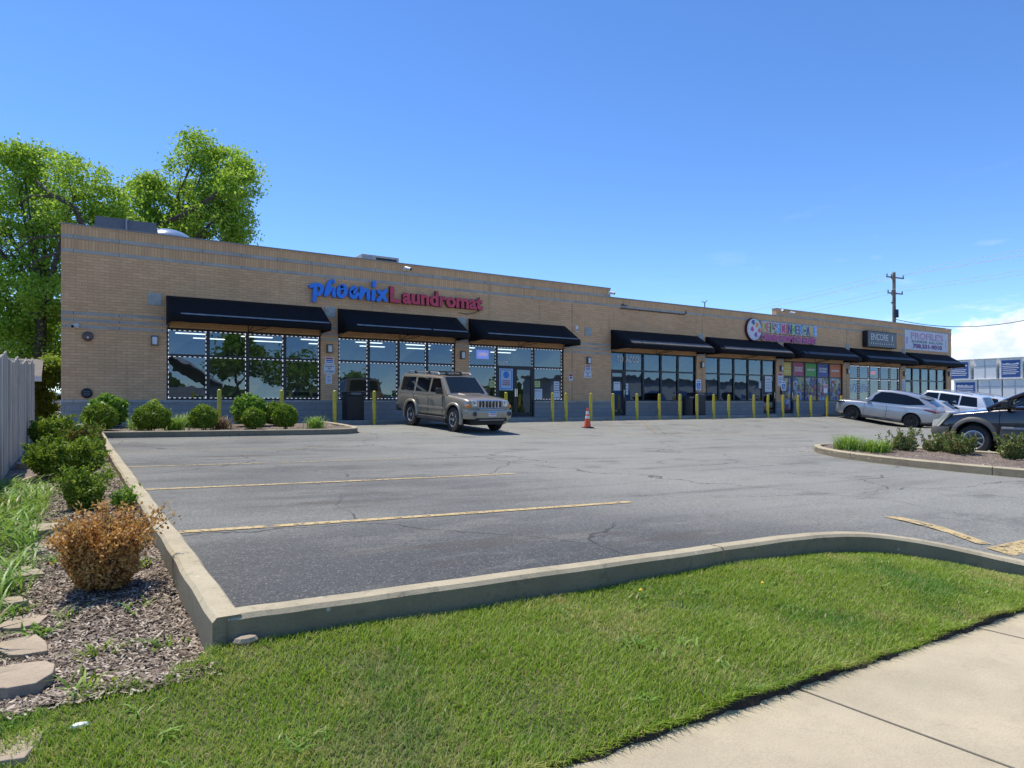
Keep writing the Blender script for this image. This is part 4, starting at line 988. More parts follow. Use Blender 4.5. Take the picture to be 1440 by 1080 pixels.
m_ = MB(); [m_.box(-.2, .2, -.003, -.0005, zz-.02, zz+.02) for zz in (-.06, -.15, -.23)]; m_.build('print', MT['redink'], r)
# blinds in the salon
m_ = MB()
for a, b in ((50.7, 51.75), (51.85, 52.9), (53.0, 54.1)): 
    for k in range(9): m_.box(a+k*(b-a)/9, a+(k+.92)*(b-a)/9, YF+.3, YF+.31, Z_ST+.05, Z_HD-.1)
tag(m_.build('window_blind', pmat('blind_fabric', (.42, .41, .38), .8)), 'pale vertical blinds closed behind the barber salon windows', 'blinds')
# ------------------------------------------------------------------ street furniture on the lot
def zl(x, y): return lotz(x, y)
BP = [(3.78, 'behind the round bush left of the orange-tinged lilies'), (5.65, 'rising behind the big rounded bush of the planter bed'), (7.36, 'between the end of the planter bed and the black bin'),
      (8.75, 'right of the black bin by the laundromat'), (14.12, 'half hidden behind the bonnet of the gold SUV'), (16.34, 'standing just right of the laundromat doors'),
      (17.02, 'in front of the last laundromat window'), (18.33, 'right behind the orange traffic cone'), (19.55, 'in front of the tobacco shop door'), (20.94, 'first right of the tobacco shop door'),
      (22.3, 'at the middle of the tobacco window'), (23.61, 'left of the blue parking sign by the tobacco window'), (24.75, 'touching the blue parking sign by the two bins'),
      (25.92, 'right of the two bins'), (26.99, 'at the left of the plain shop window'), (28.89, 'left of the plain shop door'), (29.99, 'in front of the plain shop door'),
      (31.24, 'beside the parking sign at the daycare door'), (32.5, 'under the magenta poster'), (33.67, 'under the green poster'), (35.14, 'with a pink and white sign under the blue poster'), (36.5, 'just off the nose of the silver crossover')]
b0 = None
for i, (bx, nm) in enumerate(BP):
    zt = R(.425)-lotz(bx, 22.3)
    m_ = MB(); m_.lathe([(.062, 0), (.062, zt-.05), (.055, zt-.02), (.03, zt)], n=16)
    o = m_.build('bollard', MT['yellow'], smooth=True); o.location = (bx, 22.3, lotz(bx, 22.3)-.0); o.rotation_euler = (random.uniform(-.012, .012), random.uniform(-.012, .012), 0)
    tag(o, 'yellow steel bollard '+nm, 'bollard', 'yellow bollards along the shops')
r = tag(empty('traffic_cone', (15.75, 19.35, lotz(15.75, 19.35))), 'orange traffic cone with two white bands on the open asphalt', 'traffic cone')
m_ = MB(); m_.box(-.2, .2, -.2, .2, 0, .04); m_.build('base', MT['black'], r, bevel=.012)
def crn(z): return .155-.118*z/.86
m_ = MB(); m_.lathe([(crn(z), z+.03) for z in (0, .2, .4, .6, .83)]+[(.02, .87)], n=24); m_.build('cone', MT['orange'], r, smooth=True)
m_ = MB(); m_.lathe([(crn(.38)+.003, .41), (crn(.5)+.003, .53)], n=24); m_.lathe([(crn(.57)+.003, .6), (crn(.71)+.003, .74)], n=24); m_.build('reflective_band', MT['reflect'], r, smooth=True); r.scale = (.84, .84, .82)
def bin_(x, y, w, h, label, r_=False):
    z = ZFL if y > 22.6 else lotz(x, y)
    r = tag(empty('litter_bin', (x, y, z)), label, 'litter bin')
    m_ = MB()
    if r_: m_.lathe([(w*.5, 0), (w*.5, h*.86), (w*.46, h*.88)], n=24)
    else: m_.box(-w/2, w/2, -w/2, w/2, 0, h*.86)
    m_.build('body', MT['black'], r, bevel=0 if r_ else .02, smooth=r_)
    m_ = MB()
    m_.box(-w*.53, w*.53, -w*.53, w*.53, h*.87, h) if not r_ else m_.lathe([(w*.52, h*.87), (w*.5, h*.95), (w*.25, h)], n=24)
    m_.build('lid', MT['black'], r, bevel=.015)
    m_ = MB(); m_.box(-w*.3, w*.3, -w*.545, -w*.53, h*.885, h*.965); m_.build('flap', MT['dgrey'], r)
bin_(8.35, 23.3, .6, 1.0, 'black square litter bin below the second laundromat window')
bin_(25.95, 23.4, .62, 1.12, 'square black bin right of its pair by the parking sign'); bin_(25.2, 23.3, .5, .95, 'lower black bin left of its pair by the parking sign', True)
def pole_sign(x, y, top, kind, label):
    z = lotz(x, y); r = tag(empty('parking_sign', (x, y, z)), label, 'sign'); H = R(top)-z
    m_ = MB(); m_.box(-.025, .025, -.02, .02, 0, H); m_.build('post', MT['dgrey'], r)
    w, h = (.17, .25)
    m_ = MB(); m_.box(-w, w, -.028, -.0205, H-2*h, H); m_.build('plate', MT['papr'], r, bevel=.003)
    m_ = MB()
    if kind == 'w':
        m_.box(-.13, .13, -.032, -.0285, H-.42, H-.15); o = m_.build('blue_panel', MT['signblue'], r)
        m_ = MB(); c = H-.3
        m_.lathe([(.022, -.036), (.022, -.0325)], (-.015, 0, c+.1), 'y', 12)
        m_.box(-.028, -.004, -.0358, -.0325, c-.02, c+.075); m_.box(-.003, .05, -.0358, -.0325, c-.02, c+.002); m_.box(.035, .058, -.0366, -.0325, c-.09, c-.021)
        for k in range(14):
            t = PI*.85+k*PI*1.15/14; M_ = Matrix.Translation((-.005, 0, c-.03)) @ Matrix.Rotation(-t, 4, 'Y'); m_.box(.06, .075, -.0362, -.0326, -.012, .012, 0, M_)
        m_.build('wheelchair_symbol', MT['papr'], r)
        m_ = MB(); m_.box(-.12, .12, -.031, -.0285, H-.1, H-.05); m_.box(-.1, .1, -.031, -.0285, H-.47, H-.44); m_.build('print', MT['signblue'], r)
    else:
        m_.box(-.15, .15, -.032, -.0285, H-.24, H-.03); m_.build('pink_panel', flat('sign_pink', (.6, .2, .25)), r)
pole_sign(25.0, 22.45, at_front(982, 534, 22.45)[1]-EYE, 'w', 'blue and white wheelchair parking sign left of the two black bins')
pole_sign(31.45, 22.45, at_front(1104, 536, 22.45)[1]-EYE, 'w', 'blue and white wheelchair parking sign at the daycare door')
pole_sign(35.2, 22.45, at_front(1164, 540, 22.45)[1]-EYE, 'p', 'small pink and white sign on a post before the blue daycare poster')
# ------------------------------------------------------------------ roof fittings
def rz(px, py, k): return at_depth(px, py, k)
a = rz(130, 322, 23.0); r = tag(empty('roof_hood', (a.x, a.y, R(4.25))), 'dark grey sheet-metal roof hood before the tree at the left end', 'roof vent')
top = rz(170, 317, 24).z-R(4.25)
L0 = 2.0; m_ = MB(); m_.add([(-.15, -.5, 0), (L0+.2, -.5, 0), (L0+.2, 1.6, 0), (-.15, 1.6, 0), (0.08, -.35, top), (L0-.12, -.35, top), (L0-.12, 1.4, top), (.08, 1.4, top)], [(0, 1, 5, 4), (1, 2, 6, 5), (2, 3, 7, 6), (3, 0, 4, 7), (4, 5, 6, 7)])
m_.build('hood', MT['dgrey'], r); m_ = MB(); m_.box(.95, .99, -.52, -.36, 0, top); m_.build('seam', MT['grey'], r)
a = rz(239, 331, 24.4); r = tag(empty('roof_skylight', (a.x, a.y+.6, R(4.25))), 'pale blue translucent dome skylight on the roof right of the dark hood', 'skylight')
hd = rz(239, 324, 25).z-R(4.25)
m_ = MB(); m_.lathe([(.95*math.cos(t), hd-.62+.62*math.sin(t)) for t in np.linspace(0, 1.5, 9)], n=28); m_.build('dome', pmat('skylight_acrylic', (.2, .28, .4), .25, 0, .08, coat=.5), r, smooth=True)
m_ = MB(); m_.box(-1, 1, -1, 1, 0, hd-.6); m_.build('curb', MT['grey'], r)
a = rz(502, 368, 28.6); b = rz(551, 368, 29.8); tz = rz(526, 362, 29.5).z-R(4.25)
r = tag(empty('rooftop_unit', (a.x+.2, a.y, R(4.25))), 'grey rooftop air-conditioning unit with dark coil face above the laundromat', 'air conditioner')
Lx = b.x-a.x
m_ = MB(); m_.box(0, Lx, 0, 1.6, 0, tz); m_.build('cabinet', pmat('unit_panel', (.42, .42, .4), .5, .2, .1), r, bevel=.03)
m_ = MB(); m_.box(Lx*.38, Lx*.93, -.02, .02, tz-.75, tz-.1); m_.build('coil', MT['black'], r)
m_ = MB(); [m_.box(Lx*.38, Lx*.93, -.035, -.0205, tz-.72+.1*k, tz-.69+.1*k) for k in range(6)]; m_.build('fin', MT['dgrey'], r)
m_ = MB(); m_.box(Lx*.05, Lx*.3, -.03, .01, tz-.6, tz-.08); m_.build('access_panel', MT['grey'], r, bevel=.01)
a = rz(991, 432, 37.5); r = tag(empty('roof_antenna', (a.x, a.y, R(4.25))), 'small black antenna on the roof above the plain shop', 'antenna')
h_ = rz(991, 425, 37.5).z-R(4.25); m_ = MB(); m_.tube([(0, 0, 0), (0, 0, h_)], .03, 6); m_.build('mast', MT['black'], r); m_ = MB(); m_.tube([(-.22, 0, h_+.02), (.02, 0, h_-.02), (.2, 0, h_+.12)], .02, 6); m_.build('arm', MT['black'], r)
# ------------------------------------------------------------------ fence, shed
fx = -.75
r = tag(empty('wooden_fence', (fx, 12, 0)), 'weathered grey vertical-board fence with scalloped top along the left edge', 'fence')
def ftop(y):
    q = ((y-6.3) % 2.45)/2.45
    return lotz(.5, y)+1.58+.02*(y-9.6)-.1*math.sin(q*PI)+.03*(q < .04)
m_ = MB(); y = 6.3
while y < 19.4:
    w = .135; x0 = random.uniform(-.006, .006); t = ftop(y)+random.uniform(-.012, .012)
    m_.prism([(y-12, lotz(.5, y)-.3), (y-12+w, lotz(.5, y)-.3), (y-12+w, t-.0), (y-12+w-.02, t+.02), (y-12+.02, t+.02), (y-12, t)], 'x', x0, x0+.02)
    y += w+random.choice((.006, .008, .022))
m_.build('board_panel', MT['wood'], r)
for hz in (.35, 1.25):
    m_ = MB(); P = [(-.05, y_-12, lotz(.5, y_)+hz) for y_ in np.arange(6.3, 19.4, .6)]
    m_.tube(P, .045, 4); m_.build('rail', MT['wood'], r)
for k in range(6):
    y_ = 6.5+2.45*k; m_ = MB(); m_.box(-.11, -.012, y_-12, y_-12+.09, lotz(.5, y_)-.3, ftop(y_)+.0); m_.build('post', MT['wood'], r)
r = tag(empty('garden_shed', (-4.6, 30, 0)), 'small grey-roofed shed behind the wooden fence', 'shed')
m_ = MB(); m_.box(-3.3, 3.4, -1.8, 1.8, -.5, 2.05); m_.build('wall', pmat('shed_siding', (.42, .38, .34), .8, 0, .1), r)
m_ = MB(); m_.prism([(-2.2, 2.02), (0, 2.72), (2.2, 2.02), (2.2, 2.12), (0, 2.84), (-2.2, 2.14)], 'x', -3.6, 3.75); m_.build('roof', pmat('shed_shingles', (.17, .155, .145), .9, 0, .2, 5, .4, 20), r)
m_ = MB(); m_.box(-3.6, 3.76, -2.24, -2.2, 1.98, 2.16); m_.build('fascia', MT['papr'], r)
# ------------------------------------------------------------------ utility pole and wires
def sag(a, b, s, n=14):
    a, b = Vector(a), Vector(b); return [a.lerp(b, i/n)-Vector((0, 0, s*4*(i/n)*(1-i/n))) for i in range(n+1)]
PXY = at_depth(1258, 567, 60); up = tag(empty('utility_pole', (PXY.x, PXY.y, -.6)), 'wooden utility pole with two crossarms behind the barber end of the building', 'utility pole')
tp = at_depth(1255, 383, 60).z+.6
m_ = MB(); m_.tube([(0, 0, 0), (-.05, 0, tp*.5), (-.2, -.05, tp)], [.19, .16, .13], 10); m_.build('shaft', MT['polewood'], up, smooth=True)
arm = Vector((1, -.15, 0)).normalized()
m_ = MB(); z1 = at_depth(1256, 391, 60).z+.6; z2 = at_depth(1257, 413.2, 60).z+.6
for z_, hw in ((z1, 1.1), (z2, .95)):
    c = Vector((-.17, -.14, z_)); m_ = MB(); m_.tube([c-arm*hw, c+arm*hw], .07, 4)
    m_.tube([c-arm*.55, c-Vector((-.05, 0, .6))], .035, 4); m_.build('crossarm', MT['polewood'], up)
    for q in (-1, -.45, 1): m_ = MB(); m_.tube([c+arm*hw*q*.95, c+arm*hw*q*.95+Vector((0, 0, .27))], [.06, .045], 8); m_.build('insulator', MT['dgrey'], up)
m_ = MB(); m_.tube([(-.15, -.2, at_depth(1257, 436, 60).z+.6), (-.14, -.22, at_depth(1257, 447, 60).z+.6)], .2, 10); m_.build('dark_sleeve', MT['black'], up)
m_ = MB(); zq = at_depth(1252, 426, 60).z+.6; m_.tube([(-.1, 0, zq), (-.5, -.1, zq), (-.55, -.1, zq+.15)], .03, 6); m_.lathe([(.1, -.1), (.13, .0), (.05, .06)], (-.55, -.1, zq), 'z', 10); m_.build('lamp', MT['dgrey'], up)
def wire(pts, mat, rad, label, grp=None):
    m_ = MB(); m_.tube(pts, rad, 5); o = m_.build('power_line', mat, smooth=True); return tag(o, label, 'power line', grp)
P0 = Vector((PXY.x, PXY.y, -.6))
for k, (off, z_) in enumerate(((-1.0, z1+.27), (.45, z1+.27), (1.0, z1+.27), (-.9, z2+.25), (.9, z2+.25))):
    a = P0+Vector((-.17, -.14, z_))+arm*off; d = Vector((-2.8, -10.6, 0)).normalized()
    pts = sag(a-d*42, a, .5)+sag(a, a+d*40, .5)[1:]
    wire(pts, MT['wirelt'], .015, ['glinting overhead wire on the left pin of the upper crossarm', 'glinting overhead wire on the middle pin of the upper crossarm', 'glinting overhead wire on the right pin of the upper crossarm', 'glinting overhead wire on the left of the lower crossarm', 'glinting overhead wire on the right of the lower crossarm'][k])
a = at_depth(1259, 449, 60); b = at_depth(1470, 444, 52); wire(sag(a, b, .75), MT['wire'], .028, 'black sagging cable running right from the utility pole over the pods')
for py, nm in ((468, 'upper'), (488.5, 'lower')): wire(sag(at_depth(-80, py-1, 36), at_depth(150, py+1.5, 48), .1), MT['wirelt'], .014, nm+' pale wire crossing before the trees at the left')
# ------------------------------------------------------------------ stacked storage pods beyond the far end
podw = flat('pod_white', (.78, .78, .77)); podb = flat('pod_blue', (.035, .09, .3)); podt = pmat('pod_roof_white', (.75, .76, .76), .5); podj = flat('pod_joint', (.25, .27, .3))
PX = 82.0; PZ = [-.55, 1.65, 3.85]
def pod(y, row, blue, w, label):
    r = tag(empty('storage_container', (PX, y, PZ[row])), label, 'storage pod', 'stacked storage pods')
    h = 2.16
    m_ = MB(); m_.box(.02, 4.6, -w/2, w/2, 0, h-.06); m_.build('body', podw, r, bevel=.03)
    m_ = MB(); m_.box(-.12, 4.7, -w/2-.03, w/2+.03, h-.058, h+.02); m_.build('roof', podt, r, bevel=.02)
    if blue:
        m_ = MB(); m_.box(-.02, .0195, -w/2+.2, w/2-.2, .1, h-.28); m_.build('roller_door', podb, r)
        m_ = MB(); rr = random.Random(int(y*10))
        for k in range(5):
            z = h-.9-k*.2+rr.uniform(-.03, .03); a = -w/2+.3+rr.uniform(0, .3); m_.box(-.03, -.0205, a, w/2-.28-rr.uniform(0, .25), z-.03, z+.04)
        top_ = [(-w/2+.3+(w-.6)*q/9, h-.62+rr.uniform(-.08, .1)) for q in range(10)]; m_.prism([(-w/2+.3, h-.74), (w/2-.3, h-.74)]+top_[::-1], 'x', -.029, -.0206)
        m_.build('pale_print', podw, r)
    else:
        m_ = MB(); m_.box(-.012, .0195, -.012, .012, .05, h-.12); m_.build('door_seam', podj, r)
        m_ = MB(); m_.box(-.012, .0195, -w/2+.06, w/2-.06, h*.62, h*.635); m_.build('door_rail', podj, r)
YP_ = lambda px: (lambda d: PX*d[1]/d[0])(ray(px))
for (pa, pb, row, bl, lb) in ((1330, 1364.5, 2, 1, 'pod with blue door in the top row half hidden by the awning'), (1369, 1401, 2, 0, 'plain white pod in the middle of the top row'), (1405, 1438, 2, 1, 'pod with blue door at the right of the top row'), (1441, 1475, 2, 0, 'plain white pod at the right frame edge in the top row'),
    (1341, 1374, 1, 1, 'pod with blue door in the lower visible row'), (1375.5, 1408.5, 1, 0, 'plain white double-door pod under the middle top one'), (1410, 1445, 1, 0, 'plain white pod at the right of the lower visible row'),
    (1338, 1371, 0, 0, 'plain white pod at ground level left, behind the parked cars'), (1373, 1407, 0, 0, 'plain white pod at ground level, second behind the parked cars'), (1409, 1445, 0, 1, 'pod with blue door at ground level behind the dark car')):
    ya, yb = YP_(pa), YP_(pb); pod((ya+yb)/2, row, bl, abs(ya-yb)-.03, lb)
# ------------------------------------------------------------------ vegetation
def leaves_at(P, size, aspect=.5, up=0.0, rng=RNG):
    n = len(P); u = rng.normal(size=(n, 3)); u[:, 2] += up; u /= np.linalg.norm(u, axis=1)[:, None]
    w = rng.normal(size=(n, 3)); v = np.cross(u, w); v /= np.linalg.norm(v, axis=1)[:, None]
    s = (size*rng.uniform(.6, 1.25, n))[:, None]
    V = np.empty((n, 4, 3)); V[:, 0] = P-u*s; V[:, 1] = P-v*s*aspect; V[:, 2] = P+u*s; V[:, 3] = P+v*s*aspect
    return V.reshape(-1, 3)
def blades(P, h, w, lean, seg=1, rng=RNG, dirs=None):
    """grass blades: bent strips; returns quads"""
    n = len(P); a = rng.uniform(0, 2*PI, n) if dirs is None else dirs
    d = np.stack([np.cos(a), np.sin(a), np.zeros(n)], 1); t = np.stack([-np.sin(a), np.cos(a), np.zeros(n)], 1)
    H = h if isinstance(h, np.ndarray) else h*rng.uniform(.55, 1.25, n); Lr = lean*rng.uniform(.2, 1.3, n)*H
    W = w*rng.uniform(.7, 1.3, n)
    out = []
    def pt(f): return P+d*(Lr*f**1.8)[:, None]+np.array([0, 0, 1.])*(H*(f-.28*lean*f**3))[:, None]
    for k in range(seg):
        f0, f1 = k/seg, (k+1)/seg
        w0, w1 = W*(1-f0**2*.9), W*(1-f1**2*.97)
        A, B = pt(f0), pt(f1); q = np.empty((n, 4, 3))
        q[:, 0] = A-t*w0[:, None]; q[:, 1] = A+t*w0[:, None]; q[:, 2] = B+t*w1[:, None]; q[:, 3] = B-t*w1[:, None]
        out.append(q)
    return np.stack(out, 1)   # n,seg,4,3
def blade_mesh(name, B, mat, parent=None):
    n, sg_, _, _ = B.shape
    V = np.empty((n, sg_+1, 2, 3), dtype=np.float32)
    V[:, :-1, 0] = B[:, :, 0]; V[:, :-1, 1] = B[:, :, 1]; V[:, -1, 0] = B[:, -1, 3]; V[:, -1, 1] = B[:, -1, 2]
    m = (sg_+1)*2; idx = np.arange(n)[:, None, None]*m
    F = np.array([[2*k, 2*k+1, 2*k+3, 2*k+2] for k in range(sg_)])[None]+idx
    me = bpy.data.meshes.new(name); me.vertices.add(n*m); me.vertices.foreach_set('co', V.reshape(-1))
    F = F.reshape(-1, 4).astype(np.int32); me.loops.add(F.size); me.loops.foreach_set('vertex_index', F.ravel()); me.polygons.add(len(F)); me.polygons.foreach_set('loop_start', np.arange(0, F.size, 4, dtype=np.int32))
    me.materials.append(mat); me.update(calc_edges=True)
    o = bpy.data.objects.new(name, me); COL.objects.link(o)
    if parent: o.parent = parent
    return o
LM = dict(
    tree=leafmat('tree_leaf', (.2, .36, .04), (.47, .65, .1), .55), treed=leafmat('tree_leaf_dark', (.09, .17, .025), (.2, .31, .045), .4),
    small=leafmat('shrub_leaf_light', (.24, .36, .05), (.38, .5, .08), .45), box=leafmat('boxwood_leaf', (.09, .18, .016), (.34, .46, .05), .4), yew=leafmat('yew_leaf', (.09, .18, .016), (.33, .46, .045), .35),
    bright=leafmat('bright_leaf', (.14, .28, .03), (.3, .46, .06), .4), brown=leafmat('dead_boxwood_leaf', (.5, .25, .07), (.85, .55, .19), .3, .6, ((.2, .09, .035), .14)),
    mixed=leafmat('half_dead_leaf', (.1, .2, .02), (.23, .33, .045), .3, .5, ((.34, .19, .06), .25)), rose=leafmat('rose_leaf', (.11, .17, .05), (.29, .35, .11), .4, .45, ((.42, .2, .11), .08)),
    lawn=leafmat('lawn_blade', (.19, .34, .025), (.43, .56, .08), .45, .5, ((.56, .5, .24), .1), ((.6, .56, .24), (.09, .26, .03))), lily=leafmat('daylily_blade', (.17, .31, .04), (.32, .48, .09), .4), weed=leafmat('tall_weed_blade', (.15, .3, .035), (.32, .48, .1), .4, .45, ((.38, .36, .16), .06)),
    lilyred=leafmat('faded_lily_blade', (.16, .1, .05), (.28, .2, .1), .35))
def bush(label, x, y, w, h, mat, n, leaf, z=None, stems=5, aspect=.5, shape='round', up=.3, spiky=0, grp='shrubs in the beds', name='shrub', d=None, plumes=0, pl=.2):
    z = z if z is not None else lotz(min(x, 6.3), y)+.08
    r = tag(empty(name, (x, y, z)), label, 'shrub', grp)
    d = d or w
    dirs = RNG.normal(size=(n, 3)); dirs /= np.linalg.norm(dirs, axis=1)[:, None]
    rad = np.where(RNG.random(n) < .72, RNG.uniform(.84, 1.02, n), RNG.uniform(.35, .9, n))
    lump = 1+.07*np.sin(dirs[:, 0]*7+x*3)*np.sin(dirs[:, 1]*6+y)+.05*np.sin(dirs[:, 2]*9+dirs[:, 0]*5)
    P = dirs*(rad*lump)[:, None]
    P[:, 2] = np.where(P[:, 2] < -.75, -.75, P[:, 2])
    P = P*np.array([w/2, d/2, h/2])+np.array([0, 0, h*.52])
    if spiky:
        k = RNG.integers(0, n, n//3); s = RNG.uniform(0, 1, len(k)); base = P[k].copy(); tipd = dirs[k]*np.array([.5, .5, .6])+np.array([0, 0, .9]); tipd /= np.linalg.norm(tipd, axis=1)[:, None]
        grpk = (k % 60); amt = .25+.75*np.sin(grpk*12.9898)**2
        P = np.vstack([P, base+tipd*(spiky*s*amt)[:, None]])
    if plumes:                                   # upright leafy shoots give the ragged outline
        Q = []; m_ = MB(); per = max(20, n//(plumes*2))
        P = P[:n//2]*np.array([.82, .82, .8])
        for k in range(plumes):
            a = random.uniform(0, 2*PI); rr = math.sqrt(random.random())
            b0 = np.array([math.cos(a)*rr*w*.30, math.sin(a)*rr*d*.30, h*random.uniform(.25, .6)])
            dv = np.array([math.cos(a)*rr*.6, math.sin(a)*rr*.6, random.uniform(.5, 1.1)]); dv /= np.linalg.norm(dv); L_ = pl*random.uniform(.6, 1.35)
            t = RNG.uniform(0, 1, per)**.8; sgm = (.035*(1-t*.75)+.006)[:, None]
            bend = np.array([random.uniform(-.05, .05), random.uniform(-.05, .05), 0])
            Q.append(b0+dv*(t*L_)[:, None]+bend*(t**2)[:, None]+RNG.normal(size=(per, 3))*sgm)
            m_.tube([(0, 0, 0), tuple(b0), tuple(b0+dv*L_*.9+bend*.8)], [.006, .004, .0015], 4, cap=False)
        m_.build('twigs', MT['bark'], r)
        P = np.vstack([P]+Q)
    fastmesh('foliage', leaves_at(P, leaf, aspect, up), 4, mat, r)
    for k in range(stems):
        m_ = MB(); a = 2*PI*k/stems; m_.tube([(.02*math.cos(a), .02*math.sin(a), -.05), (w*.12*math.cos(a), d*.12*math.sin(a), h*.3), (w*.3*math.cos(a+.4), d*.3*math.sin(a+.4), h*.72)], [.014, .011, .004], 5); m_.build('stem', MT['bark'], r)
    return r
def clump(label, x, y, n, h, w, lean, mat, z=None, spread=.12, name='daylily', grp='grassy clumps in the beds', cat='plant', seg=4, sx=1, sy=1):
    z = z if z is not None else lotz(min(x, 6.3), y)+.09
    P = RNG.normal(size=(n, 3))*np.array([spread*sx, spread*sy, 0])
    r = blade_mesh(name, blades(P, h, w, lean, seg), mat); r.location = (x, y, z); return tag(r, label, cat, grp)
bz = lambda x, y: bedz(x, y)-.01
bush('rounded brown dead boxwood on the mulch nearest the kerb corner', .155, 4.55, .46, .47, LM['brown'], 14000, .0125, bz(.155, 4.55)-.02, 7, .5, d=.44, up=.8, plumes=95, pl=.235)
bush('large dense dark green boxwood spreading between fence and kerb', -.05, 10.2, 1.02, .54, LM['box'], 20000, .02, bz(0, 10.1), 6, .5, plumes=90, pl=.2)
bush('upright shooting boxwood just behind the brown dead bush', .1, 7.3, .38, .36, LM['box'], 5200, .016, bz(.1, 7.3), 6, .5, plumes=34, pl=.2)
bush('low sprawling pale green weed-grown boxwood touching the kerb edge', .4, 7.2, .2, .2, LM['bright'], 380, .026, bz(.4, 7.2), 4, .35, spiky=.12)
bush('green boxwood with brown dead patches behind the large one', .16, 12.6, .72, .62, LM['mixed'], 7000, .026, bz(.1, 12.6), 5, .5, plumes=50, pl=.22)
bush('small green boxwood at the far end of the fence', -.35, 16.3, .9, .62, LM['box'], 6500, .03, bz(-.3, 16.3), 5, .5, plumes=50, pl=.22)
# planter bed in front of the building
PB = [(140, 19.1, .84, .74, 'yew', 5200, .034, 'clipped round dark green yew at the left end of the planter bed', 0), (152, 21.3, 1.05, .95, 'bright', 1800, .075, 'loose larger-leaved light green shrub behind the leftmost yew', 0),
      (213.5, 19.1, .98, .74, 'yew', 5600, .034, 'widest clipped yew, second from the left of the planter bed', 0), (216, 21.2, .5, .85, 'small', 240, .07, 'pale green leafy spray rising behind the widest yew', 0),
      (286.5, 19.1, .78, .72, 'yew', 4600, .034, 'clipped yew standing alone in the middle of the planter bed', 0), (350, 20.6, 1.05, .98, 'bright', 4200, .055, 'tall bright green rounded shrub above the other planter bushes', 0),
      (357, 19.1, .68, .64, 'yew', 3800, .034, 'small clipped yew in front of the tall bright shrub', 0), (387, 20.5, .8, .78, 'yew', 3600, .038, 'clipped yew half hidden between the tall shrub and the rightmost yew', 0),
      (401.5, 19.2, .76, .74, 'yew', 4800, .034, 'rightmost clipped yew of the planter bed', 0)]
for px, y, w, h, mt, n, lf, lb, sp in PB:
    x = at_front(px, 560, y)[0]; w *= .87; h *= .9; bush(lb, x, y, w, h, LM[mt], n, lf, None, 4, .42 if mt == 'yew' else .55, d=w*.95, spiky=.07 if mt == 'yew' else .12)
for px, y, n, h, lb, mt in ((246, 19.3, 160, .46, 'green daylily clump right of the widest yew', 'lily'), (198, 19.5, 90, .4, 'thin lily clump left of the widest yew', 'lily'), (268, 20.3, 120, .5, 'feathery green clump between the widest and the lone yew', 'weed'), (312, 19.4, 150, .44, 'faded reddish lily clump right of the lone yew', 'lilyred'), (443, 19.3, 150, .42, 'bright green daylily alone at the right end of the planter bed', 'lily'), (126, 18.9, 60, .55, 'wispy grass tuft beside the leftmost yew', 'weed')):
    clump(lb, at_front(px, 560, y)[0], y, n, h, .011, .9, LM[mt])
# island on the right
def isl(px, y): return at_front(px, 600, y)[0]
for px, y, n, h, lb in ((1192, 9.2, 260, .42, 'bright green daylily clump at the tip of the kerbed island'), (1229, 8.6, 240, .34, 'second daylily clump on the kerbed island')):
    x = isl(px, y); clump(lb, x, y, n, h, .011, .85, LM['lily'], lotz(x, y)+.1, .14)
for px, y, w, h, n, lb in ((1274, 8.3, .62, .42, 1500, 'sparse reddish-tipped rose bush right of the daylilies'), (1252, 8.6, .4, .3, 500, 'small dark rose bush between daylilies and larger roses'), (1312, 7.9, .5, .36, 1100, 'rose bush in front of the dark car bumper'), (1350, 7.3, .72, .43, 2300, 'broad rose bush hiding the front wheel of the dark car'), (1330, 7.9, .5, .34, 900, 'low rose bush tucked behind the broad one'), (1424, 6.0, .62, .5, 2400, 'red-topped rose bush at the right edge of the frame')):
    x = isl(px, y); bush(lb, x, y, w, h, LM['rose'], int(n*1.4), .024, lotz(x, y)+.09, 6, .6, plumes=int(22*w), pl=.3, grp='rose bushes on the island', name='rose_bush')
# tall weeds beside the fence, lawn, chips, scattered weeds
P = np.stack([RNG.uniform(-.72, -.2, 1500), RNG.uniform(4.6, 9.2, 1500), np.zeros(1500)], 1); P[:, 2] = [bedz(p[0], p[1])-.02 for p in P]
tag(blade_mesh('tall_grass', blades(P, .30*RNG.uniform(.35, 1.35, len(P))*(1-.35*np.abs(np.sin(P[:, 1]*2.1))), .0075, 1.35, 5), LM['weed']), kind='stuff')
P = np.stack([RNG.uniform(-.7, -.3, 500), RNG.uniform(3.2, 4.8, 500), np.zeros(500)], 1); P[:, 2] = [bedz(p[0], p[1])-.02 for p in P]
tag(blade_mesh('tall_grass', blades(P, .22, .008, .8, 4), LM['weed']), kind='stuff')
def in_lawn(p):
    x, y = p
    if y < 1.88: return False
    if x < .5: return y < np.interp(x, [-3, -.3, .25, .5], [2.75, 2.88, 2.93, 3.03])+.045*math.sin(x*17)+.03*math.sin(x*41)
    yb = np.interp(x, [.5, 4.6, 5.15, 5.55, 5.85, 6.06, 6.2], [3.08, 3.08, 3.0, 2.77, 2.45, 2.05, 1.9])
    return y < yb
NB = 250000
c = np.stack([RNG.uniform(-2.2, 6.2, NB), 1.875+RNG.uniform(0, 1.26, NB)], 1)
c = c[[in_lawn(p) for p in c]]
dens = np.sin(c[:, 0]*5.1+np.sin(c[:, 1]*7))*np.sin(c[:, 1]*6.3+c[:, 0]*2)
P = np.array([(x, y, lawnz(x, y)-.004) for x, y in c])
hh = .034*(1+.28*dens)*RNG.uniform(.5, 1.35, len(P))
tag(blade_mesh('grass', blades(P, hh, .0019, .85, 2), LM['lawn']), kind='stuff')
c = np.stack([RNG.uniform(-2.2, 6.1, 9000), RNG.normal(1.895, .012, 9000)], 1)
P = np.array([(x, y, lawnz(x, 1.9)-.012) for x, y in c])
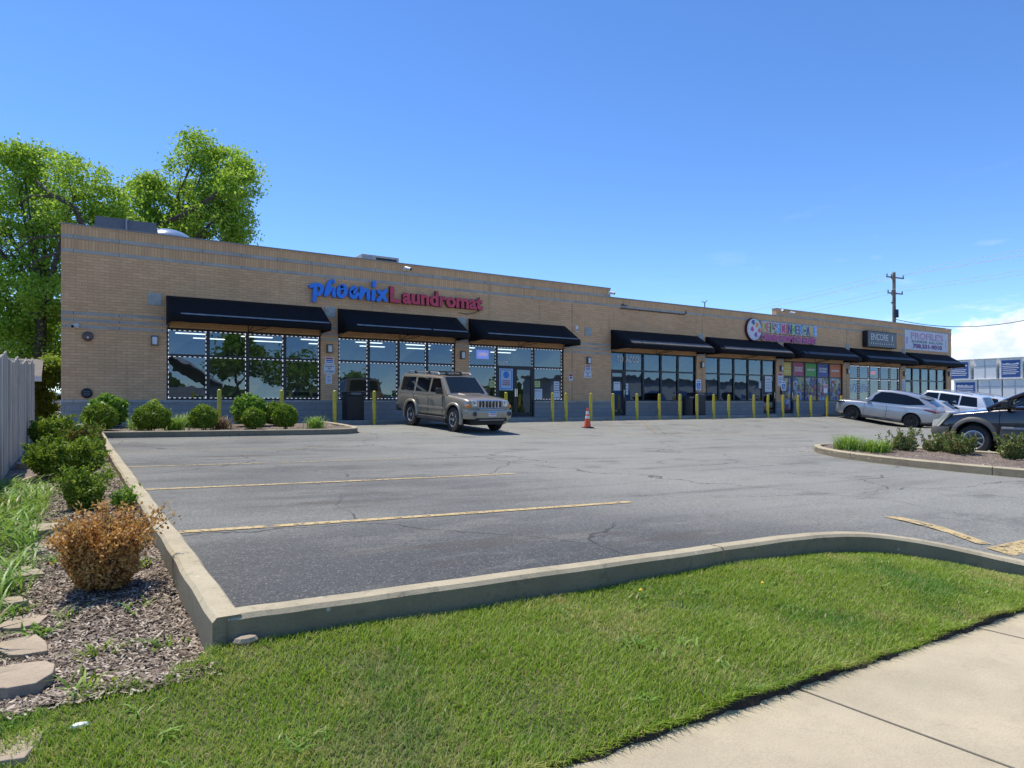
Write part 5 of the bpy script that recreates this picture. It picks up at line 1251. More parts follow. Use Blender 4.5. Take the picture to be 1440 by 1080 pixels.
tag(blade_mesh('grass_fringe', blades(P, .045*RNG.uniform(.3, 1.3, len(P)), .002, 1.2, 2, dirs=RNG.normal(-PI/2, .7, len(P))), LM['lawn']), kind='stuff')
Q = []; Dn = []
for k in range(46):                            # broad-leaved weeds and dandelions in the turf
    x = RNG.uniform(-1.5, 5.6); y = RNG.uniform(1.95, 3.0)
    if not in_lawn((x, y)): continue
    n = int(RNG.integers(8, 22)); q = RNG.normal(size=(n, 3))*np.array([.035, .035, 0])+np.array([x, y, lawnz(x, y)]); Q.append(q)
    if k % 16 == 0: Dn.append((x, y, lawnz(x, y)+.05))
tag(blade_mesh('lawn_weeds', blades(np.vstack(Q), .04, .0055, 1.6, 3), LM['weed']), kind='stuff')
m_ = MB()
for (x, y, z) in Dn: m_.lathe([(.004, -.006), (.011, 0), (.006, .006)], (x, y, z), 'z', 9)
tag(m_.build('dandelion_flowers', flat('dandelion_yellow', (.8, .55, .03))), kind='stuff')
def chips(n, xr, yr, zf, name, inside=lambda x, y: True):
    mt, nt, out = new_mat(name+'_wood'); h = N(nt)
    g = h.n('ShaderNodeNewGeometry').outputs['Random Per Island']; b = h.n('ShaderNodeBsdfPrincipled', Roughness=.85)
    rp = nt.nodes.new('ShaderNodeValToRGB'); e = rp.color_ramp.elements; e[0].color = (.065, .047, .033, 1); e[1].color = (.58, .5, .39, 1); e.new(.5).color = (.22, .165, .115, 1); h.l(g, rp.inputs[0])
    h.l(rp.outputs[0], b.inputs['Base Color']); h.l(b.outputs[0], out.inputs[0])
    xs = RNG.uniform(*xr, n); ys = RNG.uniform(*yr, n); k = [i for i in range(n) if inside(xs[i], ys[i])]
    P = np.array([(xs[i], ys[i], zf(xs[i], ys[i])+.008) for i in k]); n = len(P)
    a = RNG.uniform(0, 2*PI, n); tl = RNG.normal(0, .25, n)
    u = np.stack([np.cos(a), np.sin(a), tl], 1); v = np.stack([-np.sin(a), np.cos(a), RNG.normal(0, .25, n)], 1)
    L_ = RNG.uniform(.006, .026, n)[:, None]; W_ = RNG.uniform(.002, .006, n)[:, None]
    V = np.empty((n, 4, 3)); V[:, 0] = P-u*L_-v*W_; V[:, 1] = P+u*L_*.9-v*W_*.7; V[:, 2] = P+u*L_+v*W_; V[:, 3] = P-u*L_*.8+v*W_*.8
    tag(fastmesh(name, V.reshape(-1, 3), 4, mt), kind='stuff')
chips(42000, (-.75, .5), (2.85, 9.5), lambda x, y: max(bedz(x, y), lawnz(x, y)+.004 if y < 2.95 else -9), 'mulch_chips', lambda x, y: x > -.35 or y < 3.6)
chips(5000, (-.3, .5), (9.5, 18), bedz, 'mulch_chips')
chips(5000, (.6, 6.7), (18.45, 21), lambda x, y: lotz(min(x, 6), y)+.1+.03*math.sin(x*2.1)*math.sin(y*3), 'mulch_chips')
chips(5000, (13.3, 17.4), (4.5, 10.2), lambda x, y: lotz(x, y)+.1+.03*math.sin(x*3+y*2), 'mulch_chips')
wd = [(.1, 3.5, 26), (-.12, 3.95, 34), (.35, 3.45, 22), (.38, 4.9, 24), (.4, 5.6, 30), (-.25, 4.35, 30), (.05, 3.15, 22), (.3, 4.1, 12), (-.1, 5.3, 26), (.42, 6.3, 30), (-.02, 4.15, 14)]
for i, (x, y, n) in enumerate(wd):
    P = RNG.normal(size=(n, 3))*np.array([.04, .04, 0])
    o = blade_mesh('weed_tuft', blades(P, .075, .006, 1.3, 3), LM['weed'] if i % 3 else LM['box']); o.location = (x, y, bedz(x, y)-.004)
    tag(o, 'small green weed tuft sprouting from the mulch by the kerb corner', 'weed', 'weed tufts in the mulch')
P = RNG.normal(size=(60, 3))*np.array([.05, .05, 0])
# edging stones and small litter
STN = [(30, 948, .34, .24, .1, .1, 'large pale flat edging stone nearest the bottom left corner'), (22, 1036, .4, .2, .06, -.1, 'edging stone half buried in grass at the bottom left'), (34, 908, .26, .2, .07, .3, 'edging stone second above the corner one'), (30, 872, .26, .2, .06, -.2, 'flat edging stone partly covered by chips, third up'), (10, 845, .22, .16, .1, .6, 'tilted edging stone against the weeds'),
       (34, 803, .3, .2, .08, .1, 'edging stone left of the dead bush trunk'), (60, 742, .3, .22, .1, .05, 'thick edging stone with dark face left of the dead bush'), (52, 768, .32, .2, .06, .2, 'low edging stone below the thick one'), (43, 700, .3, .2, .07, .1, 'edging stone among the tall weeds'), (42, 652, .46, .34, .14, .2, 'brownish edging stone under the large boxwood'), (50, 672, .4, .3, .08, -.1, 'lower edging stone in the weeds below the large boxwood')]
for i, (px, py, w, d, h, a, lb) in enumerate(STN):
    dx, dy = ray(px); k = 1.5
    while EYE-(py-567)/FPX*k > bedz(k*dx, k*dy)+h*.4 and k < 30: k += .02
    m_ = MB(); rr = random.Random(i); pl = []
    for q in range(9):
        t = 2*PI*(q+rr.uniform(-.25, .25))/9; e = 1/max(abs(math.cos(t)), abs(math.sin(t)))**.95
        pl.append((w/2*math.cos(t)*e*rr.uniform(.7, 1.06), d/2*math.sin(t)*e*rr.uniform(.7, 1.06)))
    h *= .62; m_.prism(pl, 'z', -.08, h); o = m_.build('edging_stone', MT['stone'], bevel=.004); o.location = (k*dx, k*dy, bedz(k*dx, k*dy)-.02); o.rotation_euler = (rr.uniform(-.06, .06), rr.uniform(-.06, .06), a+PI/2)
    tag(o, lb, 'stone', 'flat stones edging the mulch bed')
for px, py, s, mtn, lb, nm in ((345, 899, .042, 'stone', 'small pinkish stone in the grass at the kerb corner', 'stone'), (112, 1018, .022, 'papr', 'crumpled white scrap in the grass at the mulch edge', 'litter')):
    dx, dy = ray(px); k = 1.5
    while EYE-(py-567)/FPX*k > lawnz(k*dx, k*dy)+.02 and k < 8: k += .01
    m_ = MB(); m_.lathe([(s*.7, 0), (s, s*.35), (s*.8, s*.7), (s*.3, s*.85)], n=9); o = m_.build(nm, MT[mtn]); o.location = (k*dx, k*dy, lawnz(k*dx, k*dy)); o.scale = (1.3, .8, 1); tag(o, lb, nm)
# trees
def branch_path(a, b, bend, n=7):
    a, b = Vector(a), Vector(b); m = a.lerp(b, .5)+Vector((0, 0, bend)); return [a*(1-t)**2+m*2*t*(1-t)+b*t*t for t in np.linspace(0, 1, n)]
def tree(name, label, base, trunk_top, rad, lobes, mat, leaf, per, clumps, grp='trees behind the building', sig=.42, cat='tree', big=()):
    r = tag(empty(name, base), label, cat, grp); B = Vector(base); T = Vector(trunk_top)-B
    m_ = MB(); m_.tube(branch_path((0, 0, -.3), T, .0, 8), list(np.linspace(rad, rad*.55, 8)), 10); 
    m_.build('trunk', MT['bark'], r, smooth=True)
    V = []; lm = MB()
    for (c, R_) in lobes:
        C_ = Vector(c)-B
        st = (T*random.uniform(.72, 1.0)) if C_.z > T.z*.8 else T*max(.3, C_.z/T.z*.8)
        P_ = branch_path(st, C_, -R_*.25+random.uniform(-.3, .3), 7); r0 = rad*.42*min(1, R_/1.6)
        lm.tube(P_, list(np.linspace(r0, r0*.25, 7)), 7)
        for k in range(clumps):
            d = Vector(RNG.normal(size=3)).normalized(); rr = R_*RNG.uniform(.45, 1.0)**.6
            cc = C_+Vector((d.x*rr, d.y*rr, d.z*rr*.85))
            if k % 5 == 0: lm.tube(branch_path(P_[random.randrange(3, 7)], cc, -.1, 4), [r0*.22, r0*.16, r0*.1, .012], 4, cap=False)
            V.append(RNG.normal(size=(per, 3))*np.array([sig, sig, sig*.7])*RNG.uniform(.7, 1.25)+np.array(cc))
    for pts, r0 in big: lm.tube([Vector(q)-B for q in pts], list(np.linspace(r0, r0*.35, len(pts))), 8)
    lm.build('limbs', MT['bark'], r, smooth=True)
    fastmesh('crown', leaves_at(np.vstack(V), leaf, .62, .0), 4, mat, r)
    return r
def lob(lst, k): return [(at_depth(px, py, k+dk), R_/FPX*k) for px, py, R_, dk in lst]
K2 = 41.0
tree('tree', 'large bright green tree whose crown rises above the roof right of the hood', at_depth(188, 590, K2), at_depth(200, 350, K2), .42,
     lob([(283, 248, 46, 0), (318, 234, 32, 1), (332, 262, 28, -1), (250, 292, 46, 1), (310, 300, 46, -1), (278, 212, 26, 0), (222, 292, 34, 0), (196, 276, 22, 1), (326, 302, 24, 0), (300, 330, 36, 1), (240, 335, 36, -1), (330, 330, 20, 0), (200, 315, 28, 0), (262, 322, 34, 2), (165, 312, 26, 0), (215, 260, 16, 0), (342, 240, 18, 0), (285, 285, 40, 2), (300, 262, 36, 1)], K2), LM['tree'], .098, 52, 37, sig=.31, big=[([at_depth(205, 360, K2), at_depth(222, 318, K2-1.5), at_depth(262, 300, K2-2.2), at_depth(300, 276, K2-2), at_depth(328, 250, K2-1)], .19), ([at_depth(200, 350, K2), at_depth(192, 312, K2-1), at_depth(180, 285, K2-1.2)], .12)])
K1 = 36.0
tree('tree', 'broad bright green tree at the left edge over the fence', at_depth(52, 600, K1), at_depth(60, 400, K1), .36,
     lob([(20, 240, 38, 0), (66, 236, 36, 1), (112, 252, 36, -1), (146, 288, 32, 0), (40, 292, 46, 1), (98, 305, 42, -1), (10, 345, 46, 0), (64, 350, 42, 1), (24, 405, 42, 0), (66, 412, 36, -1), (140, 318, 30, 0), (-40, 300, 52, 0), (-30, 390, 48, 0), (30, 222, 24, 0), (60, 452, 34, 1), (14, 462, 38, 0), (172, 318, 24, 0), (45, 265, 40, 2), (0, 300, 44, 1), (80, 375, 40, 1), (40, 435, 44, 0), (0, 440, 44, 1), (75, 325, 40, 2), (25, 490, 34, 0), (70, 490, 28, 1)], K1), LM['tree'], .086, 54, 42, sig=.29, big=[([at_depth(128, 345, K1-1), at_depth(104, 290, K1-2), at_depth(72, 274, K1-2), at_depth(52, 255, K1-1.6)], .16), ([at_depth(88, 278, K1-2), at_depth(45, 275, K1-1.8), at_depth(26, 288, K1-1.5)], .09), ([at_depth(95, 330, K1-2), at_depth(48, 335, K1-2), at_depth(22, 352, K1-1.6)], .08), ([at_depth(95, 352, K1-2), at_depth(60, 362, K1-2), at_depth(30, 380, K1-2)], .08)])
tree('tree', 'darker tree behind the shed and fence', at_depth(38, 600, 46), at_depth(42, 480, 46), .3,
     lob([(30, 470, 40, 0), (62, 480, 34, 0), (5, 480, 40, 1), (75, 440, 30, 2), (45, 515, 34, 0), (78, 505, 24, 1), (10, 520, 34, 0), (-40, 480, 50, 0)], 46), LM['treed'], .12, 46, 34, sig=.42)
tree('small_tree', 'small yellow-green tree between the fence end and the brick corner', at_depth(66, 604, 25), at_depth(66, 560, 25), .07,
     lob([(70, 512, 13, 0), (62, 530, 13, 0), (76, 535, 11, 0), (60, 556, 12, 0), (72, 518, 10, 0), (66, 575, 12, 0), (80, 515, 9, 0)], 25), LM['small'], .05, 46, 26, sig=.12)
# ------------------------------------------------------------------ vehicles
def lerp(a, b, t): return a+(b-a)*t
def wheel(parent, x, y, R_, wid, rimr, spokes, alloy, steer=0.0, dark=False):
    s = 1 if y > 0 else -1
    w = empty('wheel', (x, y, R_)); w.parent = parent; w.rotation_euler = (0, 0, steer)
    h = wid/2; m_ = MB()
    m_.lathe([(rimr, -h*.7), (rimr+.012, -h*.93), (R_-.035, -h), (R_-.008, -h*.8), (R_, -h*.4), (R_, h*.4), (R_-.008, h*.8), (R_-.035, h), (rimr+.012, h*.93), (rimr, h*.7)], n=36, axis='y'); m_.build('tyre', MT['rubber'], w, smooth=True)
    m_ = MB(); o = s*h
    prof = [(rimr+.004, o*.7), (rimr+.004, o*.92), (rimr-.012, o*.95), (rimr-.022, o*.86), (rimr-.028, o*.3)]
    m_.lathe(prof, n=32, axis='y', mi=0)
    m_.lathe([(rimr-.03, o*.28), (rimr-.03, o*.26)], n=32, axis='y', mi=1)
    for k in range(spokes):
        a = 2*PI*k/spokes+.3; M_ = Matrix.Rotation(-a, 4, 'Y'); wd = .9*rimr/spokes
        vs = [(-wd*.75, o*.62, .04), (wd*.75, o*.62, .04), (wd*.5, o*.86, rimr-.018), (-wd*.5, o*.86, rimr-.018), (-wd*.75, o*.3, .04), (wd*.75, o*.3, .04), (wd*.5, o*.4, rimr-.018), (-wd*.5, o*.4, rimr-.018)]
        m_.add([M_ @ Vector(v) for v in vs], [(0, 1, 2, 3), (7, 6, 5, 4), (0, 4, 5, 1), (1, 5, 6, 2), (2, 6, 7, 3), (3, 7, 4, 0)], 0)
    m_.lathe([(.065, o*.3), (.06, o*.8), (.04, o*.86)], n=16, axis='y', mi=0)
    m_.build('rim', [alloy, MT['black']], w, smooth=True)
def body_shell(name, st, mat, root, axles, ra, subs=2, shape=None, hub=0.35):
    """lofted lower body. st: (x, half width, z bottom, z crease, z top, crown)"""
    m_ = MB(); rings = []
    for (x, w, zb, zc, zt, cr) in st:
        half = [(0, zb), (w*.8, zb), (w*.965, zb+.07), (w, zc), (w*.985, lerp(zc, zt, .6)), (w*.95, zt-.035), (w*.86, zt), (w*.45, zt+cr*.8), (0, zt+cr)]
        full = half+[(-y, z) for y, z in half[-2:0:-1]]
        rings.append([(x, y, z) for y, z in full])
    n = len(rings[0])
    for r_ in rings: m_.v += r_
    for k in range(len(rings)-1):
        for q in range(n): m_.f.append((k*n+q, k*n+(q+1) % n, (k+1)*n+(q+1) % n, (k+1)*n+q)); m_.m.append(0)
    for e in (0, (len(rings)-1)*n):                    # end caps as quads across
        for q in range(n//2):
            a, b, c, d = e+q, e+q+1, e+(n-q-1) % n, e+(n-q) % n
            f = [a, b, c, d]; f = [v for i, v in enumerate(f) if v not in f[:i]]
            if len(f) > 2: m_.f.append(tuple(f)); m_.m.append(0)
    o = m_.build(name, mat, None, smooth=True, angle=180)
    sb = o.modifiers.new('s', 'SUBSURF'); sb.levels = subs; sb.render_levels = subs
    cut = MB()
    for ax in axles:
        for s in (-1, 1): cut.lathe([(ra, s*.45), (ra, s*1.2)], (ax, 0, hub), 'y', 36)
    co = cut.build('cut', MT['black'])
    bo = o.modifiers.new('b', 'BOOLEAN'); bo.operation = 'DIFFERENCE'; bo.solver = 'EXACT'; bo.object = co; bo.material_mode = 'TRANSFER'
    dg = bpy.context.evaluated_depsgraph_get(); dg.update()
    me = bpy.data.meshes.new_from_object(o.evaluated_get(dg)); old = o.data; o.modifiers.clear(); o.data = me; bpy.data.meshes.remove(old); me.name = name
    bpy.data.objects.remove(co); me.polygons.foreach_set('use_smooth', [True]*len(me.polygons)); me.set_sharp_from_angle(angle=math.radians(42))
    o.parent = root; return o
class Cabin:
    """greenhouse loft. st: (x, z belt, half width at belt, z roof, half width at roof)"""
    def __init__(s, st): s.st = st
    def at(s, x):
        st = s.st; xs = [q[0] for q in st]
        for a, b in zip(st[:-1], st[1:]):
            lo, hi = min(a[0], b[0]), max(a[0], b[0])
            if lo <= x <= hi:
                t = (x-a[0])/(b[0]-a[0]); return [lerp(a[i], b[i], t) for i in range(5)]
        return list(st[0] if abs(x-xs[0]) < abs(x-xs[-1]) else st[-1])
    def side(s, x, z, off=.008):
        _, zb, wb, zr, wr = s.at(x); zt = zr-.07; t = (z-zb)/max(zt-zb, .02); return lerp(wb, wr, min(max(t, 0), 1))+off
    def build(s, mat, root, name='cabin'):
        m_ = MB(); R_ = []
        for (x, zb, wb, zr, wr) in s.st:
            half = [(0, zb-.12), (wb, zb-.12), (wb, zb), (wr, max(zr-.07, zb+.01)), (wr*.93, max(zr-.015, zb+.014)), (wr*.84, max(zr, zb+.016)), (0, max(zr, zb+.016)+.02)]
            R_.append([(x, y, z) for y, z in half+[(-y, z) for y, z in half[-2:0:-1]]])
        n = len(R_[0])
        for r_ in R_: m_.v += r_
        for k in range(len(R_)-1):
            for q in range(n): m_.f.append((k*n+q, k*n+(q+1) % n, (k+1)*n+(q+1) % n, (k+1)*n+q)); m_.m.append(0)
        m_.f += [tuple(range(n)), tuple(range((len(R_)-1)*n, len(R_)*n))]; m_.m += [0, 0]
        return m_.build(name, mat, root, smooth=True, angle=28)
    def window(s, polys, mat, root, sides=(1, -1), name='side_window', trim=None):
        for sd_ in sides:
            for poly in polys:
                xs = sorted(set([p[0] for p in poly]+list(np.linspace(min(p[0] for p in poly), max(p[0] for p in poly), 22))))
                m_ = MB(); rows = 5
                for x in xs:                             # columns across the pane, bent to the body
                    zz = []
                    for a, b in zip(poly, poly[1:]+poly[:1]):
                        if min(a[0], b[0])-1e-9 <= x <= max(a[0], b[0])+1e-9:
                            if abs(a[0]-b[0]) < 1e-9: zz += [a[1], b[1]]
                            else: zz.append(lerp(a[1], b[1], (x-a[0])/(b[0]-a[0])))
                    for k in range(rows): z = lerp(min(zz), max(zz), k/(rows-1)); m_.v.append((x, sd_*s.side(x, z), z))
                for c in range(len(xs)-1):
                    for k in range(rows-1):
                        f = (c*rows+k, (c+1)*rows+k, (c+1)*rows+k+1, c*rows+k+1); m_.f.append(f if sd_ < 0 else f[::-1]); m_.m.append(0)
                m_.build(name, mat, root, smooth=True, recalc=False)
    def front_glass(s, i, j, mat, root, name, u0=.06, u1=.93, inset=.06, off=.01):
        a, b = s.st[i], s.st[j]; m_ = MB(); N_ = 8; g = []
        for v in (u0, .5, u1):
            x = lerp(a[0], b[0], v); zr = lerp(max(a[3], a[1]+.016), max(b[3], b[1]+.016), v); wr = lerp(a[4], b[4], v)*.86-inset*(.3+.7*v)
            g.append([(x, wr*(2*k/N_-1), zr+.02*(1-abs(2*k/N_-1)*.84)) for k in range(N_+1)])
        d = Vector((b[0]-a[0], 0, b[3]-a[3])).normalized(); nr = Vector((-d.z, 0, d.x)); nr = nr if nr.z > 0 else -nr
        for r_ in g: m_.v += [tuple(Vector(p)+nr*off) for p in r_]
        for q in range(2):
            for k in range(N_): m_.f.append((q*(N_+1)+k, q*(N_+1)+k+1, (q+1)*(N_+1)+k+1, (q+1)*(N_+1)+k)); m_.m.append(0)
        return m_.build(name, mat, root, smooth=True)
def place(root, x, y, h, wb):
    """stand the car on the sloping lot"""
    f = Vector((math.cos(h), math.sin(h))); l = Vector((-f.y, f.x))
    zf = lotz(x+f.x*wb/2, y+f.y*wb/2); zr = lotz(x-f.x*wb/2, y-f.y*wb/2); a = lotz(x+l.x*.8, y+l.y*.8); b = lotz(x-l.x*.8, y-l.y*.8)
    root.rotation_mode = 'XYZ'
    root.location = (x, y, (zf+zr+a+b)/4)
    root.rotation_euler = (math.atan2(a-b, 1.6), -math.atan2(zf-zr, wb), h)
def arch(root, x, y, r0, r1, zc, mat, s, th=.05, a0=-.25, a1=PI+.25, sq=0.0):
    m_ = MB(); n = 22; o = []
    for k in range(n+1):
        a = a0+(a1-a0)*k/n; q = 1+sq*abs(math.sin(2*a))**2*.5 if sq else 1
        c, sn = math.cos(a), math.sin(a)
        for (r_, yy) in ((r0, y-.06), (r0, y+th), (r0*.35+r1*.65, y+th), (r1, y+th*.25), (r1, y-.06)): m_.v.append((x+c*r_*q, s*yy, zc+sn*r_*q))
    for k in range(n):
        for j in range(4): m_.f.append((k*5+j, k*5+j+1, (k+1)*5+j+1, (k+1)*5+j)); m_.m.append(0)
    m_.f += [tuple(range(5)), tuple(range(n*5, n*5+5))]; m_.m += [0, 0]
    return m_.build('wheel_arch', mat, root, smooth=True, angle=50)
def bx(root, name, mat, *b, bevel=.012, seg=2): m_ = MB(); m_.box(*b); return m_.build(name, mat, root, bevel=bevel, seg=seg)
def mirror_(root, x, y, z, mat, s):
    m_ = MB(); m_.box(x-.07, x+.08, s*y+(0 if s > 0 else -.2), s*y+(.2 if s > 0 else 0), z-.02, z+.17); m_.box(x-.02, x+.05, min(s*y, s*(y-.1)), max(s*y, s*(y-.1)), z-.01, z+.05); return m_.build('mirror', mat, root, bevel=.03, seg=3)
# --- gold SUV, boxy, seven-slot grille
gold = paint_mat('gold_paint', (.31, .27, .2), .25, .3, 1, .1); goldtrim = paint_mat('gold_trim_paint', (.36, .32, .24), .25, .36, .8)
r = tag(empty('suv'), 'gold boxy SUV with seven-slot grille and roof rack parked nose out by the laundromat', 'SUV')
body_shell('body', [(2.17, .80, .46, .74, .98, .02), (2.15, .86, .44, .74, 1.0, .025), (2.0, .905, .42, .74, 1.045, .035), (1.8, .915, .4, .74, 1.07, .045), (1.39, .92, .38, .74, 1.10, .05), (.98, .92, .37, .74, 1.13, .04), (.6, .92, .37, .74, 1.15, .02), (-.4, .92, .37, .74, 1.15, .0), (-1.39, .92, .39, .74, 1.16, .0), (-2.1, .915, .43, .74, 1.16, 0), (-2.38, .90, .47, .74, 1.15, 0), (-2.44, .88, .49, .74, 1.13, 0), (-2.46, .82, .52, .74, 1.1, 0)], gold, r, (1.39, -1.39), .43, 2, hub=.40)
cb = Cabin([(.93, 1.13, .87, 1.14, .84), (.36, 1.14, .885, 1.70, .74), (-.2, 1.14, .89, 1.745, .755), (-1.3, 1.15, .89, 1.765, .755), (-2.28, 1.15, .88, 1.76, .745), (-2.36, 1.15, .875, 1.72, .73), (-2.45, 1.13, .86, 1.16, .8)])
cb.build(gold, r)
cb.front_glass(0, 1, MT['wind'], r, 'windscreen', .08, .95, .02)
cb.window([[(.66, 1.19), (-.12, 1.19), (-.12, 1.63), (.30, 1.63)], [(-.24, 1.19), (-1.12, 1.19), (-1.12, 1.64), (-.24, 1.64)], [(-1.26, 1.19), (-2.2, 1.19), (-2.2, 1.65), (-1.26, 1.65)]], MT['tint'], r)
cb.front_glass(6, 5, MT['tint'], r, 'rear_window', .12, .9, .05)
for s in (-1, 1):
    for ax in (1.39, -1.39): arch(r, ax, .915, .425, .49, .42, goldtrim, s, .035, -.35 if ax > 0 else -.1, PI+.1 if ax > 0 else PI+.35, .12)
    bx(r, 'body_moulding', MT['stripe_lt'] if 0 else goldtrim, -.86, .86, s*.925-.012, s*.925+.018, .66, .73, bevel=.008)
    bx(r, 'sill_guard', MT['plastic'], -.92, .92, s*.89-.05, s*.89+.05, .30, .42, bevel=.02)
    for xd in (-.02, -1.0): bx(r, 'door_handle', goldtrim, xd-.1, xd+.1, s*.935-.02, s*.935+.02, .985, 1.025, bevel=.01)
    for xd in (.72, -.2, -1.2): bx(r, 'door_gap', MT['black'], xd-.004, xd+.004, s*.9185-.004, s*.9185+.004, .45, 1.1, bevel=0)
    mirror_(r, .62, .9, 1.16, MT['black'], s)
    m_ = MB(); m_.tube([(.1, s*.66, 1.76), (.0, s*.66, 1.815), (-1.9, s*.66, 1.835), (-2.05, s*.66, 1.785)], .02, 8); m_.build('roof_rail', MT['grey'], r, smooth=True)
    for xq in (-.55, -1.5): bx(r, 'rack_foot', MT['black'], xq-.05, xq+.05, s*.66-.035, s*.66+.035, 1.77, 1.855, bevel=.01)
    # front corner lamps
    bx(r, 'headlight', MT['lens'], 2.10, 2.205, min(s*.50, s*.735), max(s*.50, s*.735), .785, 1.0, bevel=.03)
    m_ = MB(); m_.lathe([(.085, 2.2055), (.075, 2.215), (.03, 2.218)], (0, s*.615, .9), 'x', 18); m_.build('lamp_ring', MT['chrome'], r, smooth=True)
    bx(r, 'indicator', MT['amber'], 2.02, 2.19, min(s*.745, s*.88), max(s*.745, s*.88), .785, .865, bevel=.02)
    m_ = MB(); m_.lathe([(.075, 2.335), (.075, 2.35), (.05, 2.345), (.045, 2.338)], (0, s*.7, .60), 'x', 18); m_.build('fog_lamp', MT['plastic'], r, smooth=True)
    bx(r, 'tail_light', MT['tail'], -2.475, -2.4, min(s*.76, s*.87), max(s*.76, s*.87), .85, 1.12, bevel=.02)
for xq in (-.55, -1.5): m_ = MB(); m_.tube([(xq, -.66, 1.85), (xq, .66, 1.85)], .02, 8); m_.build('rack_bar', MT['black'], r)
# bumper wraps the corners
m_ = MB(); P = [(1.98, .925), (2.18, .9), (2.28, .8), (2.31, .5), (2.32, 0), (2.31, -.5), (2.28, -.8), (2.18, -.9), (1.98, -.925)]
for (x, y) in P: m_.v += [(x-.16, y*.9, .72), (x, y, .715), (x+.02, y, .68), (x+.02, y, .56), (x-.03, y*.98, .44), (x-.16, y*.9, .42)]
for k in range(len(P)-1):
    for j in range(5): m_.f.append((k*6+j, k*6+j+1, (k+1)*6+j+1, (k+1)*6+j)); m_.m.append(0)
m_.build('front_bumper', goldtrim, r, smooth=True, angle=40)
bx(r, 'lower_intake', MT['black'], 2.05, 2.31, -.62, .62, .36, .47, bevel=.01); bx(r, 'skid_strip', goldtrim, 2.24, 2.33, -.5, .5, .395, .425, bevel=.01)
bx(r, 'bumper_chrome', MT['chrome'], 2.16, 2.30, -.48, .48, .716, .742, bevel=.008)
bx(r, 'grille', MT['chrome'], 2.12, 2.195, -.47, .47, .76, 1.005, bevel=.02)
for k in range(7): bx(r, 'grille_slot', MT['black'], 2.19, 2.2, -.405+k*.135-.042, -.405+k*.135+.042, .785, .98, bevel=.004)
m_ = MB(); m_.add([(2.1, -.34, 1.035), (2.1, .34, 1.035), (.98, .44, 1.195), (.98, -.44, 1.195), (2.14, -.37, 1.0), (2.14, .37, 1.0), (.95, .5, 1.14), (.95, -.5, 1.14)], [(0, 1, 2, 3), (0, 4, 5, 1), (1, 5, 6, 2), (3, 7, 4, 0), (2, 6, 7, 3)]); m_.build('bonnet_bulge', gold, r, bevel=.02, seg=3)
bx(r, 'licence_plate', MT['papr'], 2.335, 2.345, -.155, .155, .52, .68, bevel=.004)
m_ = MB(); m_.box(2.3452, 2.3465, -.145, .145, .625, .672); m_.build('plate_print', pmat('plate_blue', (.05, .3, .6), .5), r)
m_ = MB(); [m_.box(2.3452, 2.3465, -.12+.045*k, -.095+.045*k, .56, .61) for k in range(6)]; m_.build('plate_characters', MT['redink'], r)
bx(r, 'rear_bumper', MT['plastic'], -2.56, -2.4, -.88, .88, .46, .72, bevel=.04)
bx(r, 'sunroof', MT['tint'], -.35, .2, -.38, .38, 1.755, 1.772, bevel=.01)
m_ = MB(); m_.tube([(.98, .1, 1.19), (.85, -.55, 1.235)], .012, 6); m_.tube([(.98, .6, 1.17), (.85, .02, 1.24)], .012, 6); m_.build('wiper', MT['black'], r)
for (ax, s) in ((1.39, 1), (1.39, -1), (-1.39, 1), (-1.39, -1)): wheel(r, ax, s*.80, .385, .25, .23, 5, MT['alloy'], -.0 if ax < 0 else -.06)
bx(r, 'underbody', MT['black'], -2.2, 2.1, -.66, .66, .24, .5, bevel=.02)
place(r, 10.62, 20.1, math.atan2(-.996, .094), 2.78); r.scale = (.94, .94, 1.0)
